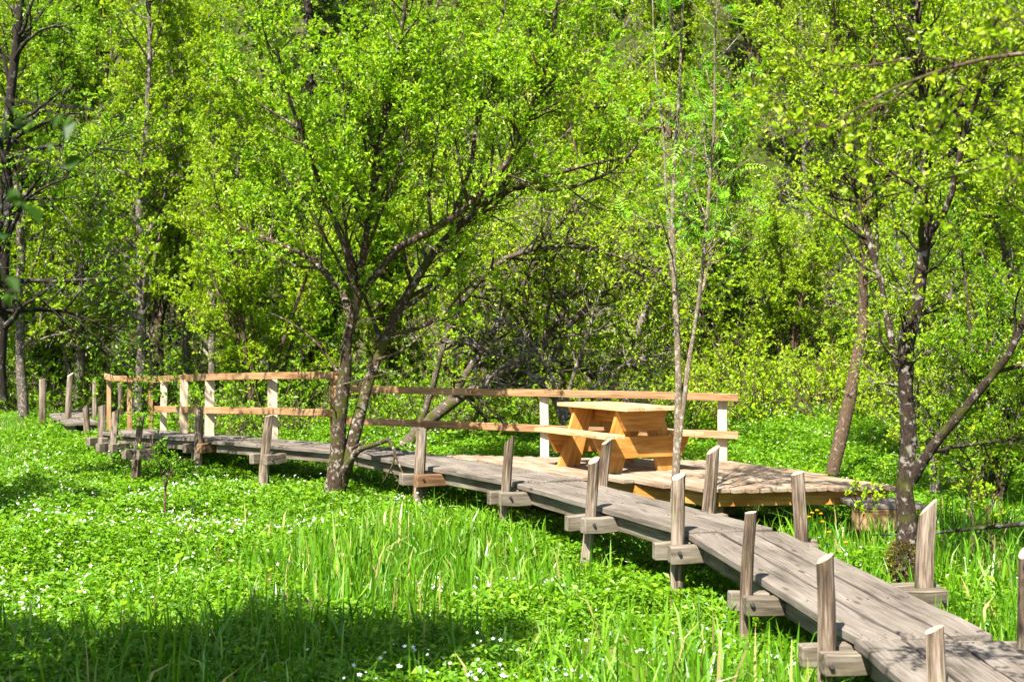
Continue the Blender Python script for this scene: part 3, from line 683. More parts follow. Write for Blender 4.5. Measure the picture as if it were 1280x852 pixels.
right_stems = [
 pts([(1128, 728, 9.9), (1133, 670, 9.9), (1138, 620, 9.9), (1142, 590, 9.9), (1134, 540, 9.9), (1128, 490, 9.9), (1124, 450, 9.85), (1140, 400, 9.8), (1158, 340, 9.8), (1160, 250, 9.8), (1158, 160, 9.8), (1150, 60, 9.7), (1140, -60, 9.6)]),
 pts([(1140, 600, 9.9), (1160, 565, 9.8), (1185, 535, 9.7), (1215, 500, 9.6), (1245, 465, 9.5), (1275, 415, 9.4), (1320, 330, 9.3), (1340, 200, 9.2)]),
 pts([(1128, 470, 9.9), (1112, 430, 10.0), (1108, 380, 10.1), (1085, 300, 10.3), (1060, 200, 10.5), (1040, 90, 10.6)]),
 pts([(1158, 300, 9.8), (1190, 250, 9.6), (1200, 180, 9.5), (1230, 100, 9.4), (1250, 0, 9.3)]),
 pts([(1160, 565, 9.8), (1195, 558, 10.2), (1240, 552, 10.6), (1300, 545, 11.0)]),
]
right_r = [(0.11, 0.08, 0.07, 0.07, 0.058, 0.055, 0.06, 0.055, 0.05, 0.045, 0.035, 0.025, 0.015), (0.05, 0.042, 0.04, 0.036, 0.032, 0.025, 0.018, 0.01), (0.03, 0.025, 0.022, 0.015, 0.008), (0.03, 0.022, 0.015, 0.008), (0.02, 0.015, 0.01, 0.006)]
make_tree('crooked_tree', 'dark crooked tree with a mossy foot and forking trunk beside the right log post', 'tree', W(1128, 728, 9.9), right_stems, right_r, np.random.default_rng(23), BARK['crooked'], LEAF['alder'],
    n1=60, L1=1.1, n2=420, L2=0.6, n3=1700, L3=0.28, per=10, leafL=0.042, wr=0.62, up=0.05, t1=0.35, t2=0.3)
ct = bpy.data.objects['crooked_tree']; _r = np.random.default_rng(8); m = 1500
_d = nrm(_r.normal(size=(m, 3))); _p = _d*np.array((0.125, 0.125, 0.17))*_r.uniform(0.8, 1.08, (m, 1))+np.array((0.0, -0.03, 0.16))
LEAF['moss'] = leaf_mat('moss_tuft', [(0.0, (0.05, 0.045, 0.006)), (1.0, (0.17, 0.13, 0.02))], 0.15)
link('moss', leaf_mesh('moss', _p, nrm(_d+_r.normal(size=(m, 3))*0.6), nrm(_r.normal(size=(m, 3))), _r.uniform(0.02, 0.045, m), np.full(m, 0.012), _r), LEAF['moss'], ct)
lean_stems = [pts([(1040, 592, 17.5), (1056, 530, 17.5), (1072, 450, 17.5), (1080, 380, 17.5), (1084, 310, 17.4), (1088, 240, 17.3), (1096, 120, 17.2), (1090, -40, 17.0)]), pts([(1082, 340, 17.4), (1074, 290, 17.3), (1073, 200, 17.2), (1050, 100, 17.0), (1040, -30, 16.9)])]
make_tree('leaning_tree', 'slender reddish trunk leaning right, standing in the meadow behind the platform', 'tree', W(1040, 592, 17.5), lean_stems, [(0.095, 0.085, 0.08, 0.065, 0.06, 0.05, 0.035, 0.02), (0.04, 0.03, 0.02, 0.01)], np.random.default_rng(5), BARK['brown'], LEAF['alder'],
    n1=36, L1=1.6, n2=260, L2=0.8, n3=1300, L3=0.33, per=9, leafL=0.055, t1=0.3)
# the old half-fallen tree with bare grey branches behind the rail
fall_stems = [
 pts([(505, 560, 20.4), (540, 522, 20.5), (565, 503, 20.6), (610, 480, 20.8), (660, 462, 21.0), (720, 450, 21.2), (790, 462, 21.4)]),
 pts([(560, 505, 20.6), (600, 440, 20.8), (640, 380, 20.9), (670, 320, 21.0), (705, 270, 21.0), (750, 240, 21.0)]),
 pts([(515, 550, 20.45), (530, 520, 20.5), (545, 470, 20.4), (560, 400, 20.3), (610, 330, 20.2), (690, 300, 20.0), (780, 320, 19.8), (850, 355, 19.6)]),
 pts([(610, 480, 20.8), (680, 430, 20.6), (720, 400, 20.4), (770, 350, 20.3), (850, 330, 20.2)]),
 pts([(660, 462, 21.0), (700, 400, 21.4), (730, 330, 21.6), (735, 250, 21.8)]),
 pts([(700, 450, 21.1), (760, 480, 20.6), (800, 510, 20.3), (830, 540, 20.0)])]
make_tree('fallen_tree', 'half-fallen old tree with a tangle of bare grey branches behind the railing', 'tree', W(505, 560, 20.4), fall_stems,
    [(0.13, 0.11, 0.09, 0.08, 0.065, 0.045, 0.03), (0.065, 0.055, 0.05, 0.04, 0.03, 0.02), (0.07, 0.055, 0.045, 0.04, 0.045, 0.03, 0.02, 0.01), (0.08, 0.06, 0.05, 0.03, 0.015), (0.08, 0.06, 0.04, 0.02), (0.06, 0.05, 0.03, 0.015)],
    np.random.default_rng(31), BARK['fallen'], LEAF['alder'], n1=95, L1=1.7, n2=560, L2=1.0, n3=2600, L3=0.42, per=12, leafL=0.065, up=0.0, wig=0.26, bare=0.35, twig_r=1.8, t1=0.1)
snag = [pts([(705, 530, 18.9), (690, 490, 18.8), (640, 450, 18.6), (575, 425, 18.3), (530, 430, 18.1)]), pts([(700, 510, 18.9), (690, 470, 18.8), (660, 420, 18.6), (610, 385, 18.4)]), pts([(704, 520, 18.9), (715, 470, 18.9), (735, 420, 18.8), (745, 372, 18.7)]),
 pts([(706, 520, 18.9), (745, 480, 18.7), (790, 450, 18.5), (838, 440, 18.3)]), pts([(706, 525, 18.9), (760, 495, 18.5), (800, 490, 18.3)])]
make_tree('dead_snag', 'bare pale dead branches fanning out low, directly behind the railing and table', 'dead tree', W(705, 530, 18.9), snag, [(0.05, 0.04, 0.03, 0.02, 0.008), (0.04, 0.03, 0.02, 0.008), (0.04, 0.03, 0.02, 0.008), (0.035, 0.028, 0.018, 0.007), (0.03, 0.02, 0.008)],
    np.random.default_rng(37), BARK['dead'], LEAF['alder'], n1=46, L1=0.9, n2=240, L2=0.5, n3=500, L3=0.25, per=6, leafL=0.055, up=-0.02, wig=0.28, bare=0.75, twig_r=2.2, t1=0.25)
# dark tree at the left edge with long level branches
left_stems = [pts([(2, 500, 17.5), (0, 420, 17.5), (8, 330, 17.4), (4, 230, 17.3), (10, 120, 17.2), (24, 30, 17.0), (30, -80, 16.9)]),
 pts([(4, 350, 17.4), (60, 352, 17.2), (110, 349, 17.0), (150, 346, 16.8)]), pts([(4, 390, 17.4), (50, 386, 17.6), (100, 392, 17.8), (150, 420, 17.9), (200, 470, 18.0)]),
 pts([(6, 200, 17.3), (40, 185, 17.0), (90, 180, 16.7), (160, 190, 16.5)]), pts([(8, 300, 17.4), (30, 250, 17.2), (60, 230, 17.0), (110, 215, 16.8)])]
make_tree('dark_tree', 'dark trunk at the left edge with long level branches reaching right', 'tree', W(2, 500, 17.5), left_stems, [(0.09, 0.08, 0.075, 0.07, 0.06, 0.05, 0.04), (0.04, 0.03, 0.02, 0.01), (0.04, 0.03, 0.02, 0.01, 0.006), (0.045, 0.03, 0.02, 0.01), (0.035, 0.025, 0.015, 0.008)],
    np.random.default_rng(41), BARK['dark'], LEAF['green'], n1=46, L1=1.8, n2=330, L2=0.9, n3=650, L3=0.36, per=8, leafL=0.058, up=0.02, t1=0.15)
# trees beside the camera whose branches hang into the picture
near_l = [[(x-0.5, y-1.75, z) for (x, y, z) in st_] for st_ in [[(-3.3, 3.6, -0.2), (-3.35, 3.65, 1.5), (-3.4, 3.8, 3.2), (-3.5, 4.3, 5.0), (-3.6, 4.8, 6.6)], [(-3.6, 4.8, 5.6), (-4.4, 5.2, 6.4), (-5.2, 5.0, 6.9)], [(-3.5, 4.2, 4.8), (-3.2, 3.8, 5.8), (-2.7, 3.6, 6.6)],
  [(-3.4, 3.9, 3.4), (-2.9, 4.6, 4.9), (-2.4, 5.0, 6.0), (-1.9, 5.2, 6.4)], [(-3.4, 3.9, 3.2), (-4.2, 4.6, 4.8), (-4.8, 5.2, 6.0)], [(-3.5, 4.3, 5.0), (-3.6, 5.0, 6.0), (-3.4, 5.6, 6.6)], [(-3.45, 4.0, 4.0), (-3.1, 4.9, 5.2), (-2.6, 5.5, 6.3)]]]
near_tw = [([(-3.86, 1.95, 2.3), (-2.6, 2.4, 2.55), (-1.4, 2.6, 2.46), (-0.98, 2.6, 2.38), (-0.84, 2.6, 2.39)], (0.02, 0.012, 0.006, 0.004, 0.002)), ([(-1.4, 2.6, 2.46), (-1.15, 2.58, 2.33), (-0.9, 2.6, 2.27)], (0.004, 0.003, 0.002)), ([(-3.85, 1.9, 1.9), (-2.4, 2.3, 2.1), (-1.3, 2.6, 2.05), (-1.0, 2.6, 2.02)], (0.015, 0.01, 0.004, 0.002))]
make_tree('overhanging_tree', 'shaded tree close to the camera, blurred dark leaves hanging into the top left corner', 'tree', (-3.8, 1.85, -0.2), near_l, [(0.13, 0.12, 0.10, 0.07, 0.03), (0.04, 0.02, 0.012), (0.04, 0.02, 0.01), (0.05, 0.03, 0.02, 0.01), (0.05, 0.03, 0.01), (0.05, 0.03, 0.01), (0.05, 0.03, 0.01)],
    np.random.default_rng(52), BARK['dark'], LEAF['painted_shade'], n1=70, L1=1.3, n2=560, L2=0.6, n3=2700, L3=0.3, per=13, leafL=0.10, wr=0.66, extra=near_tw, up=0.08, t1=0.5, t2=0.4, group='trees hanging into the frame')
_r = np.random.default_rng(19); ot = bpy.data.objects['overhanging_tree']
_c = [(12, 132), (4, 150), (28, 152), (62, 150), (80, 143), (95, 152), (72, 165), (55, 172), (30, 170), (78, 196), (100, 200), (60, 190), (12, 235), (4, 250), (24, 248), (36, 256), (50, 262), (2, 300), (8, 345), (3, 375), (14, 366)]
_p = np.array([W(a, b, 2.6+_r.normal()*0.06) for (a, b) in _c])-np.array(ot.location); m = len(_p)
link('foliage', leaf_mesh('foliage', _p, nrm(_r.normal(size=(m, 3))+np.array((0.5, 0, -0.5))), nrm(_r.normal(size=(m, 3))*0.6+np.array((0, -0.5, 0.6))), _r.uniform(0.035, 0.055, m), _r.uniform(0.022, 0.034, m), _r), LEAF['painted_shade'], ot)
near_r = [[(3.3, 4.6, 0.0), (3.25, 4.6, 1.5), (3.2, 4.6, 3.0), (3.1, 4.5, 4.6), (2.9, 4.6, 6.2)], [(3.2, 4.6, 2.6), (2.6, 4.7, 2.95), (2.1, 4.8, 3.02), (1.75, 4.85, 3.0), (1.45, 4.9, 2.90), (1.2, 4.9, 2.74)], [(3.2, 4.6, 2.3), (2.6, 4.8, 2.62), (2.15, 5.0, 2.72), (1.95, 5.0, 2.62)],
  [(3.15, 4.55, 3.4), (2.4, 4.7, 3.5), (1.9, 4.8, 3.35)], [(3.2, 4.6, 1.9), (2.7, 5.0, 2.3), (2.2, 5.2, 2.42)]]
make_tree('hanging_branch_tree', 'sunlit tree beside the camera, blurred branch arching in from the top right corner', 'tree', (3.3, 4.6, 0.0), near_r, [(0.10, 0.09, 0.08, 0.05, 0.03), (0.018, 0.012, 0.009, 0.008, 0.006, 0.003), (0.02, 0.014, 0.009, 0.004), (0.02, 0.012, 0.004), (0.02, 0.012, 0.004)],
    np.random.default_rng(53), BARK['brown'], LEAF['alder'], n1=20, L1=0.8, n2=110, L2=0.45, n3=420, L3=0.25, per=10, leafL=0.035, wr=0.66, up=-0.02, t1=0.5, t2=0.35, group='trees hanging into the frame')

# ------------------------------------------------------------------ forest behind: kinds built once, then copied
def proto(kind, r):
    if kind == 'bushy':     # many-stemmed shrubby tree
        st = []; rr = []
        for k in range(6):
            a = r.uniform(0, 6.28); o = r.uniform(0.3, 1.0); h = r.uniform(4.5, 7.5)
            st.append([(0.15*math.cos(a), 0.15*math.sin(a), 0), (o*0.5*math.cos(a), o*0.5*math.sin(a), h*0.3), (o*1.3*math.cos(a+.3), o*1.3*math.sin(a+.3), h*0.65), (o*2.2*math.cos(a+.2), o*2.2*math.sin(a+.2), h)]); rr.append((0.07, 0.055, 0.035, 0.012))
        return make_tree('bushy_tree', 'x', 'tree', (0, 0, 0), st, rr, r, BARK['brown'], LEAF['alder'], n1=60, L1=1.7, n2=420, L2=0.9, n3=2300, L3=0.40, per=12, leafL=0.09, t1=0.12, sides=6)
    if kind == 'leafy':
        st = []; rr = []
        for k in range(5):
            a = r.uniform(0, 6.28); o = r.uniform(0.3, 0.9); h = r.uniform(5.0, 8.0)
            st.append([(0.12*math.cos(a), 0.12*math.sin(a), 0), (o*0.5*math.cos(a), o*0.5*math.sin(a), h*0.3), (o*1.2*math.cos(a+.3), o*1.2*math.sin(a+.3), h*0.65), (o*2.0*math.cos(a+.2), o*2.0*math.sin(a+.2), h)]); rr.append((0.075, 0.06, 0.035, 0.012))
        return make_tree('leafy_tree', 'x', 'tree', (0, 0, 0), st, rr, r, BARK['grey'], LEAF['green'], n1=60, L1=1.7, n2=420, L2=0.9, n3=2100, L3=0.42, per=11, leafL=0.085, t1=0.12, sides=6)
    if kind == 'slender':   # pale slim trunk, light crown
        st = [[(0, 0, 0), (0.1, 0, 2), (0.05, 0.1, 4.5), (0.25, 0, 7), (0.2, 0.1, 10)], [(0.1, 0, 2.2), (0.5, 0.2, 4.0), (0.8, 0.3, 6.5), (1.0, 0.2, 8)]]
        return make_tree('slender_tree', 'x', 'tree', (0, 0, 0), st, [(0.11, 0.095, 0.08, 0.05, 0.015), (0.05, 0.04, 0.025, 0.01)], r, BARK['birch'], LEAF['alder'], n1=50, L1=2.0, n2=380, L2=0.9, n3=2000, L3=0.40, per=12, leafL=0.085, t1=0.15, sides=8)
    if kind == 'broad':
        st = [[(0, 0, 0), (0.1, 0.05, 1.5), (-0.1, 0, 3.5), (0.1, 0, 6), (0, 0.1, 9)], [(0.05, 0, 1.6), (0.9, 0.1, 3.2), (1.7, 0, 5.2), (2.2, 0.3, 7)], [(0, 0, 1.9), (-0.8, 0.3, 3.6), (-1.7, 0.5, 5.0), (-2.4, 0.6, 6.5)], [(0, 0, 2.2), (0.2, -0.9, 3.8), (0.3, -1.7, 5.5)]]
        return make_tree('broad_tree', 'x', 'tree', (0, 0, 0), st, [(0.17, 0.15, 0.12, 0.07, 0.02), (0.08, 0.06, 0.04, 0.015), (0.08, 0.06, 0.04, 0.015), (0.07, 0.05, 0.015)], r, BARK['grey'], LEAF['willow'], n1=70, L1=2.0, n2=480, L2=1.0, n3=2800, L3=0.42, per=12, leafL=0.09, t1=0.15, sides=8)
    if kind == 'sparse':    # more grey wood than leaf
        st = [[(0, 0, 0), (0.4, 0.05, 1.5), (1.0, 0, 3.0), (1.8, 0, 4.5), (2.5, 0.1, 5.5)], [(0.3, 0, 1.0), (-0.2, 0.1, 2.6), (-0.9, 0, 4.2), (-1.2, 0.3, 6)], [(0.1, 0, 0.5), (0.0, -0.5, 2.6), (0.3, -0.9, 4.5)]]
        return make_tree('sparse_tree', 'x', 'tree', (0, 0, 0), st, [(0.13, 0.11, 0.08, 0.05, 0.02), (0.09, 0.07, 0.04, 0.015), (0.07, 0.05, 0.015)], r, BARK['dead'], LEAF['hill'], n1=60, L1=1.8, n2=420, L2=0.9, n3=1400, L3=0.42, per=10, leafL=0.08, t1=0.1, sides=8, up=0.02, wig=0.22)
    if kind == 'spruce':
        base = np.zeros(3); H = 15.0; K = 8; S = np.zeros((1, 14, 3)); S[0, :, 2] = np.linspace(0, H, 14); RR = np.linspace(0.2, 0.02, 14)[None]
        n = 230; z = r.uniform(0.4, H-0.3, n); a = r.uniform(0, 6.28, n); L = 0.3+2.6*(1-z/H)**0.8*r.uniform(0.75, 1.1, n); t = np.linspace(0, 1, K)
        P = np.zeros((n, K, 3)); P[:, :, 0] = np.cos(a)[:, None]*L[:, None]*t; P[:, :, 1] = np.sin(a)[:, None]*L[:, None]*t; P[:, :, 2] = z[:, None]-0.35*L[:, None]*t**1.5+0.12*L[:, None]*t**4
        Rb = np.full((n, K), 0.012)
        b2, q2 = sprout(r, P, Rb, 2600, 0.45, 4, (35, 65), 0.1, -0.1, 0.06, 0.005, 0.003, flat=0.6)
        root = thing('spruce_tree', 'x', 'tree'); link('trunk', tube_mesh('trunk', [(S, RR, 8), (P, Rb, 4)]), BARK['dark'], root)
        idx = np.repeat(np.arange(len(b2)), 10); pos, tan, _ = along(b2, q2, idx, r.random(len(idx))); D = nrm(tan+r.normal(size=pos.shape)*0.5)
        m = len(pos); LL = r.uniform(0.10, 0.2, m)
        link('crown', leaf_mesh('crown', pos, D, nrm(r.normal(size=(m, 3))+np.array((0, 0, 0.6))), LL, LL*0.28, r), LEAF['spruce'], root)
        return root
PK = {k: [proto(k, np.random.default_rng(100+i*7+j)) for j in range(n)] for i, (k, n) in enumerate((('bushy', 2), ('leafy', 2), ('slender', 2), ('broad', 1), ('sparse', 1), ('spruce', 1)))}
FOREST = [  # kind, px at base, distance, scale, label
 ('slender', 172, 27.5, 1.05, 'pale slim trunk rising behind the left railing end'),
 ('slender', 30, 25.5, 0.95, 'whitish slim trunk leaning at the forest edge by the leftmost post'),
 ('slender', 238, 30.0, 1.0, 'slim greyish trunk behind the second and third bright railing posts'),
 ('slender', 262, 26.5, 0.8, 'thin young tree rising just behind the left top rail'),
 ('sparse', 95, 30.0, 0.9, 'twiggy grey tree with bare crossing branches above the far posts'),
 ('bushy', 325, 24.5, 0.75, 'leafy shrub tree behind the middle of the left railing'),
 ('leafy', 390, 27.5, 0.95, 'leafy multi-stemmed tree behind the mossy forked tree'),
 ('broad', 200, 33.0, 1.1, 'broad spreading tree above the left railing end'),
 ('broad', 330, 36.0, 1.15, 'tall broad tree rising behind the left railing'),
 ('leafy', 70, 31.0, 1.1, 'bushy yellow-green tree over the dark gap at the left forest edge'),
 ('leafy', -60, 28.0, 1.0, 'bushy tree cut by the left edge of the photo'),
 ('bushy', 480, 30.0, 0.95, 'bushy tree in the gap of the forked trunk'),
 ('bushy', 575, 27.0, 0.8, 'low bushy tree behind the bare grey branches'),
 ('sparse', 690, 25.5, 0.95, 'grey twiggy tree standing behind the picnic table'),
 ('sparse', 610, 29.5, 1.05, 'grey twiggy tree behind the half-fallen one'),
 ('sparse', 800, 27.5, 1.0, 'grey twiggy tree behind the rowan sapling'),
 ('bushy', 760, 31.0, 1.0, 'bushy tree on the slope above the picnic table'),
 ('leafy', 880, 29.5, 0.85, 'bushy tree on the slope right of the rowan sapling'),
 ('bushy', 985, 27.5, 0.62, 'low bushy tree at the top of the flowery bank'),
 ('slender', 1010, 34.0, 0.9, 'slim pale tree higher up behind the leaning trunk'),
 ('leafy', 1110, 25.5, 0.8, 'bushy tree behind the leaning and crooked trunks'),
 ('leafy', 1215, 23.0, 0.85, 'dense bushy tree behind the right-hand boughs of the crooked tree'),
 ('sparse', 1180, 20.5, 0.75, 'low twiggy tree right behind the crooked tree'),
 ('slender', 1250, 18.5, 0.75, 'slim trunk near the right edge behind the crooked tree'),
 ('slender', 1300, 22.0, 0.9, 'slim tree cut by the right edge of the photo'),
 ('broad', 540, 38.0, 1.15, 'broad tree on the hillside above the forked tree'),
 ('broad', 690, 41.0, 1.1, 'broad tree on the hillside above the bare branches'),
 ('bushy', 840, 38.0, 1.0, 'bushy tree halfway up the hillside behind the rowan stems'),
 ('bushy', 950, 41.0, 0.95, 'bushy tree halfway up the hillside above the rail end'),
 ('broad', 1090, 36.0, 0.95, 'broad tree on the hillside above the leaning trunk'),
 ('broad', 1240, 33.0, 1.0, 'broad tree on the hillside at the right'),
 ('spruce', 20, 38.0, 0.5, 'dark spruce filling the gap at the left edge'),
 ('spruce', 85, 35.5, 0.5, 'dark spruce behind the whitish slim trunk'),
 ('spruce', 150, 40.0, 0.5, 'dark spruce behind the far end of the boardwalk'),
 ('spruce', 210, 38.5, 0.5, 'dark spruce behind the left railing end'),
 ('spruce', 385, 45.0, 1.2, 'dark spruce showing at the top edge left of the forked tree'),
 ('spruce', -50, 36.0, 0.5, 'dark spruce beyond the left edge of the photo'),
 ('broad', 60, 44.0, 1.2, 'tall broad tree high above the leftmost post'),
 ('broad', 430, 48.0, 1.2, 'tall broad tree high behind the forked tree'),
 ('leafy', 250, 44.0, 1.2, 'bushy tree high above the bright railing posts'),
 ('bushy', 600, 48.0, 1.1, 'bushy tree high on the hillside above the bare branches'),
 ('bushy', 760, 50.0, 1.05, 'bushy tree high on the hillside left of the rowan stems'),
 ('bushy', 1160, 45.0, 1.0, 'bushy tree high on the hillside at the right'),
 ('leafy', -330, 12.6, 0.9, 'bushy tree standing off the left edge, shading the left flower patch'),
 ('bushy', 1610, 8.9, 0.62, 'bushy tree at the right edge, shading the herbs beside the crooked tree'),
 ('leafy', 1240, 14.2, 0.50, 'low leafy tree among the boughs at the right, nearer than the other background trees'),
 ('sparse', 1160, 16.0, 0.5, 'small twiggy tree close behind the crooked trunk'),
 ('leafy', 60, 31.5, 0.9, 'deep green leafy tree deep in the wood left of the far boardwalk'),
 ('broad', 130, 52.0, 1.2, 'broad tree at the top edge on the left'),
]
cnt = {}
for i, (k, px, d, s, lab) in enumerate(FOREST):
    x = (px-640)*d/F; n = cnt.get(k, 0); cnt[k] = n+1; pr = PK[k]; p = pr[n % len(pr)]; rot = random.uniform(0, 6.28)
    loc = (x, d, float(gz(x, d))-0.08)
    if n < len(pr): o = p; o.location = loc; o.rotation_euler = (0, 0, rot); o.scale = (s, s, s)
    else: o = copy_tree(p, loc, rot, s)
    o['label'] = lab; o['group'] = 'trees of the forest behind the boardwalk'

# thicket covering the hillside: one mass of leaves and one of twigs
r = np.random.default_rng(77)
def thicket(name, label, n, xr, yr, R, per, leafL, leaf, seed, bark=BARK['dead'], lowz=0.0, keep=None):
    r = np.random.default_rng(seed); y = r.uniform(*yr, n); x = r.uniform(-1, 1, n)*(0.43*y+3.0)
    m = (x > xr[0]) & (x < xr[1]); x, y = x[m], y[m]
    if keep is not None: m = keep(x, y); x, y = x[m], y[m]
    n = len(x); z = gz(x, y); rad = R*r.uniform(0.6, 1.35, n)
    K = 5; idx = np.repeat(np.arange(n), 7); m = len(idx)
    d = nrm(np.stack([r.normal(size=m), r.normal(size=m), r.uniform(0.5, 1.9, m)], 1)); L = rad[idx]*r.uniform(0.8, 1.5, m)
    P = np.zeros((m, K, 3)); P[:, 0] = np.stack([x, y, z-0.05], 1)[idx]
    for k in range(1, K):
        d = nrm(d+r.normal(size=(m, 3))*0.2); P[:, k] = P[:, k-1]+d*(L/(K-1))[:, None]
    RR = 0.014*np.linspace(1, 0.3, K)[None]*np.ones((m, 1))
    b2, q2 = sprout(r, P, RR, m*3, R*0.5, 4, (25, 70), 0.2, 0.05, 0.2, 0.007, 0.003)
    o = thing(name, label, 'thicket'); o['kind'] = 'stuff'
    pos, D, Nn, LL, WW, col = dress(r, b2, q2, per, leafL)
    a = link('twigs', tube_mesh('twigs', [(P, RR, 4), (b2, q2, 3)]), bark, o); a['kind'] = 'stuff'
    b = link('foliage', leaf_mesh('foliage', pos, D, Nn, LL, WW, r, col=col), leaf, o); b['kind'] = 'stuff'
    return o
thicket('hillside_thicket', 'yellow-green thicket covering the wooded hillside', 1500, (-40, 40), (26.5, 74), 1.5, 8, 0.10, LEAF['hill'], 78,
        keep=lambda x, y: (y > 29+6*sstep(-3, -9, x)-1.5*sstep(1, 6, x)))
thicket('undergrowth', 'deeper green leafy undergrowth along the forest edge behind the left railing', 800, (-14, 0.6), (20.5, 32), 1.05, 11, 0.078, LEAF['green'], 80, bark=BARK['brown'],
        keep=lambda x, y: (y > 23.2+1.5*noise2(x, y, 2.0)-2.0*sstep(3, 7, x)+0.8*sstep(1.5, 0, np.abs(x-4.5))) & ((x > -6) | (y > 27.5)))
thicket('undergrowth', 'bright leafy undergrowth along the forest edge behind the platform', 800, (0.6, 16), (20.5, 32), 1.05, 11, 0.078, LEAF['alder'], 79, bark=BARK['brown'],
        keep=lambda x, y: (y > 23.2+1.5*noise2(x, y, 2.0)-2.0*sstep(3, 7, x)+0.8*sstep(1.5, 0, np.abs(x-4.5))) & ((x > -6) | (y > 27.5)))

# ------------------------------------------------------------------ meadow
def off_walk(x, y, m=0.03):
    ok = np.ones(x.shape, bool)
    for (a, b, w, lab, npl) in SECT:
        ab = np.array(b)-np.array(a); t = np.clip(((x-a[0])*ab[0]+(y-a[1])*ab[1])/(ab[0]**2+ab[1]**2), 0, 1)
        ok &= np.hypot(x-a[0]-ab[0]*t, y-a[1]-ab[1]*t) > w/2+m
    ok &= ~inside(PLAT, x, y)
    ok &= ~((x > 3.25) & (x < 4.1) & (y > 12.5) & (y < 13.2))
    return ok
def scatter(r, n, y0, y1, p=1.0, marg=1.0):
    """points in the part of the meadow in view, thinning with distance"""
    u = r.random(n)
    e = 2-p; y = (y0**e+u*(y1**e-y0**e))**(1/e)      # density per area ~ y^-p
    x = r.uniform(-1, 1, n)*(0.405*y+marg)
    return x, y
def grassiness(x, y):
    g = 0.28+0.26*noise2(x, y, 0.9)
    g = g+0.80*np.exp(-(((x+1.2)/1.2)**2+((y-10.9)/1.8)**2)) + 0.35*sstep(2.3, 3.2, x)*sstep(15, 12, y) + 0.12*np.exp(-(((x-0.5)/1.0)**2+((y-12.3)/1.2)**2)) + 0.10*sstep(-2.5, -1, x)*sstep(9.5, 7.5, y)+0.42*np.exp(-(((x+1.5)/1.1)**2+((y-8.6)/1.2)**2))
    g = g+0.5*sstep(-7, -9, x)*sstep(17, 20, y)-0.2*sstep(-3, -5, x)*sstep(18, 16, y)
    return np.clip(g, 0.05, 1)
r = np.random.default_rng(91)
def blades(n, y0, y1, p, hh, ww, seed, thin=True):
    r = np.random.default_rng(seed); x, y = scatter(r, n, y0, y1, p)
    g = grassiness(x, y); k = (r.random(n) < g) & off_walk(x, y, 0.05); x, y, g = x[k], y[k], g[k]; n = len(x)
    z = gz(x, y)-0.03; h = hh*(0.42+0.62*g)*r.uniform(0.6, 1.25, n); w = ww*r.uniform(0.7, 1.4, n)*(1+0.035*np.maximum(0, y-10))
    a = r.uniform(0, 6.28, n); lean = r.gamma(1.6, 0.20, n); dx = np.cos(a)*lean; dy = np.sin(a)*lean
    fa = r.uniform(0, 3.14, n); sx = np.cos(fa)*w/2; sy = np.sin(fa)*w/2
    V = np.empty((n, 7, 3)); bend = (0.0, 0.18, 0.55, 1.15)
    for lv, t in enumerate((0, 0.35, 0.72)):
        cx = x+dx*h*bend[lv]; cyy = y+dy*h*bend[lv]; cz = z+h*t*(1-0.12*lean*t)
        ww_ = (1.0, 0.95, 0.62)[lv]
        V[:, lv*2] = np.stack([cx-sx*ww_, cyy-sy*ww_, cz], 1); V[:, lv*2+1] = np.stack([cx+sx*ww_, cyy+sy*ww_, cz], 1)
    V[:, 6] = np.stack([x+dx*h*bend[3], y+dy*h*bend[3], z+h*np.maximum(0.5, 1-0.45*lean)], 1)
    b = np.arange(n)[:, None]*7
    Q = np.concatenate([b+np.array((0, 1, 3, 2)), b+np.array((2, 3, 5, 4))]); Tq = b+np.array((4, 5, 6))
    return V.reshape(-1, 3), Q, Tq, np.repeat(np.clip(r.random(n)*0.97+(r.random(n) < 0.045), 0, 1), 7)
def join_blades(parts):
    VV, QQ, TT, CC = [], [], [], []; o = 0
    for (V, Q, Tq, c) in parts: VV.append(V); QQ.append(Q+o); TT.append(Tq+o); CC.append(c); o += len(V)
    return np_mesh('grass', np.concatenate(VV), [np.concatenate(QQ), np.concatenate(TT)], {'rnd': np.concatenate(CC)})
gr = link('grass', join_blades([blades(210000, 4.6, 27, 1.0, 0.40, 0.007, 1), blades(20000, 5.0, 14, 0.6, 0.62, 0.020, 2), blades(60000, 12, 30, 0.4, 0.34, 0.012, 3)]), LEAF['grass'])
tag(gr, 'bright green meadow grass around the boardwalk', 'grass', None, 'stuff')
def herb_h(x, y):
    return 0.10+0.15*np.clip(0.5+0.8*noise2(x, y, 0.42), 0, 1.4)+0.14*np.clip(0.4+0.8*noise2(x+7, y-3, 1.5), 0, 1.2)
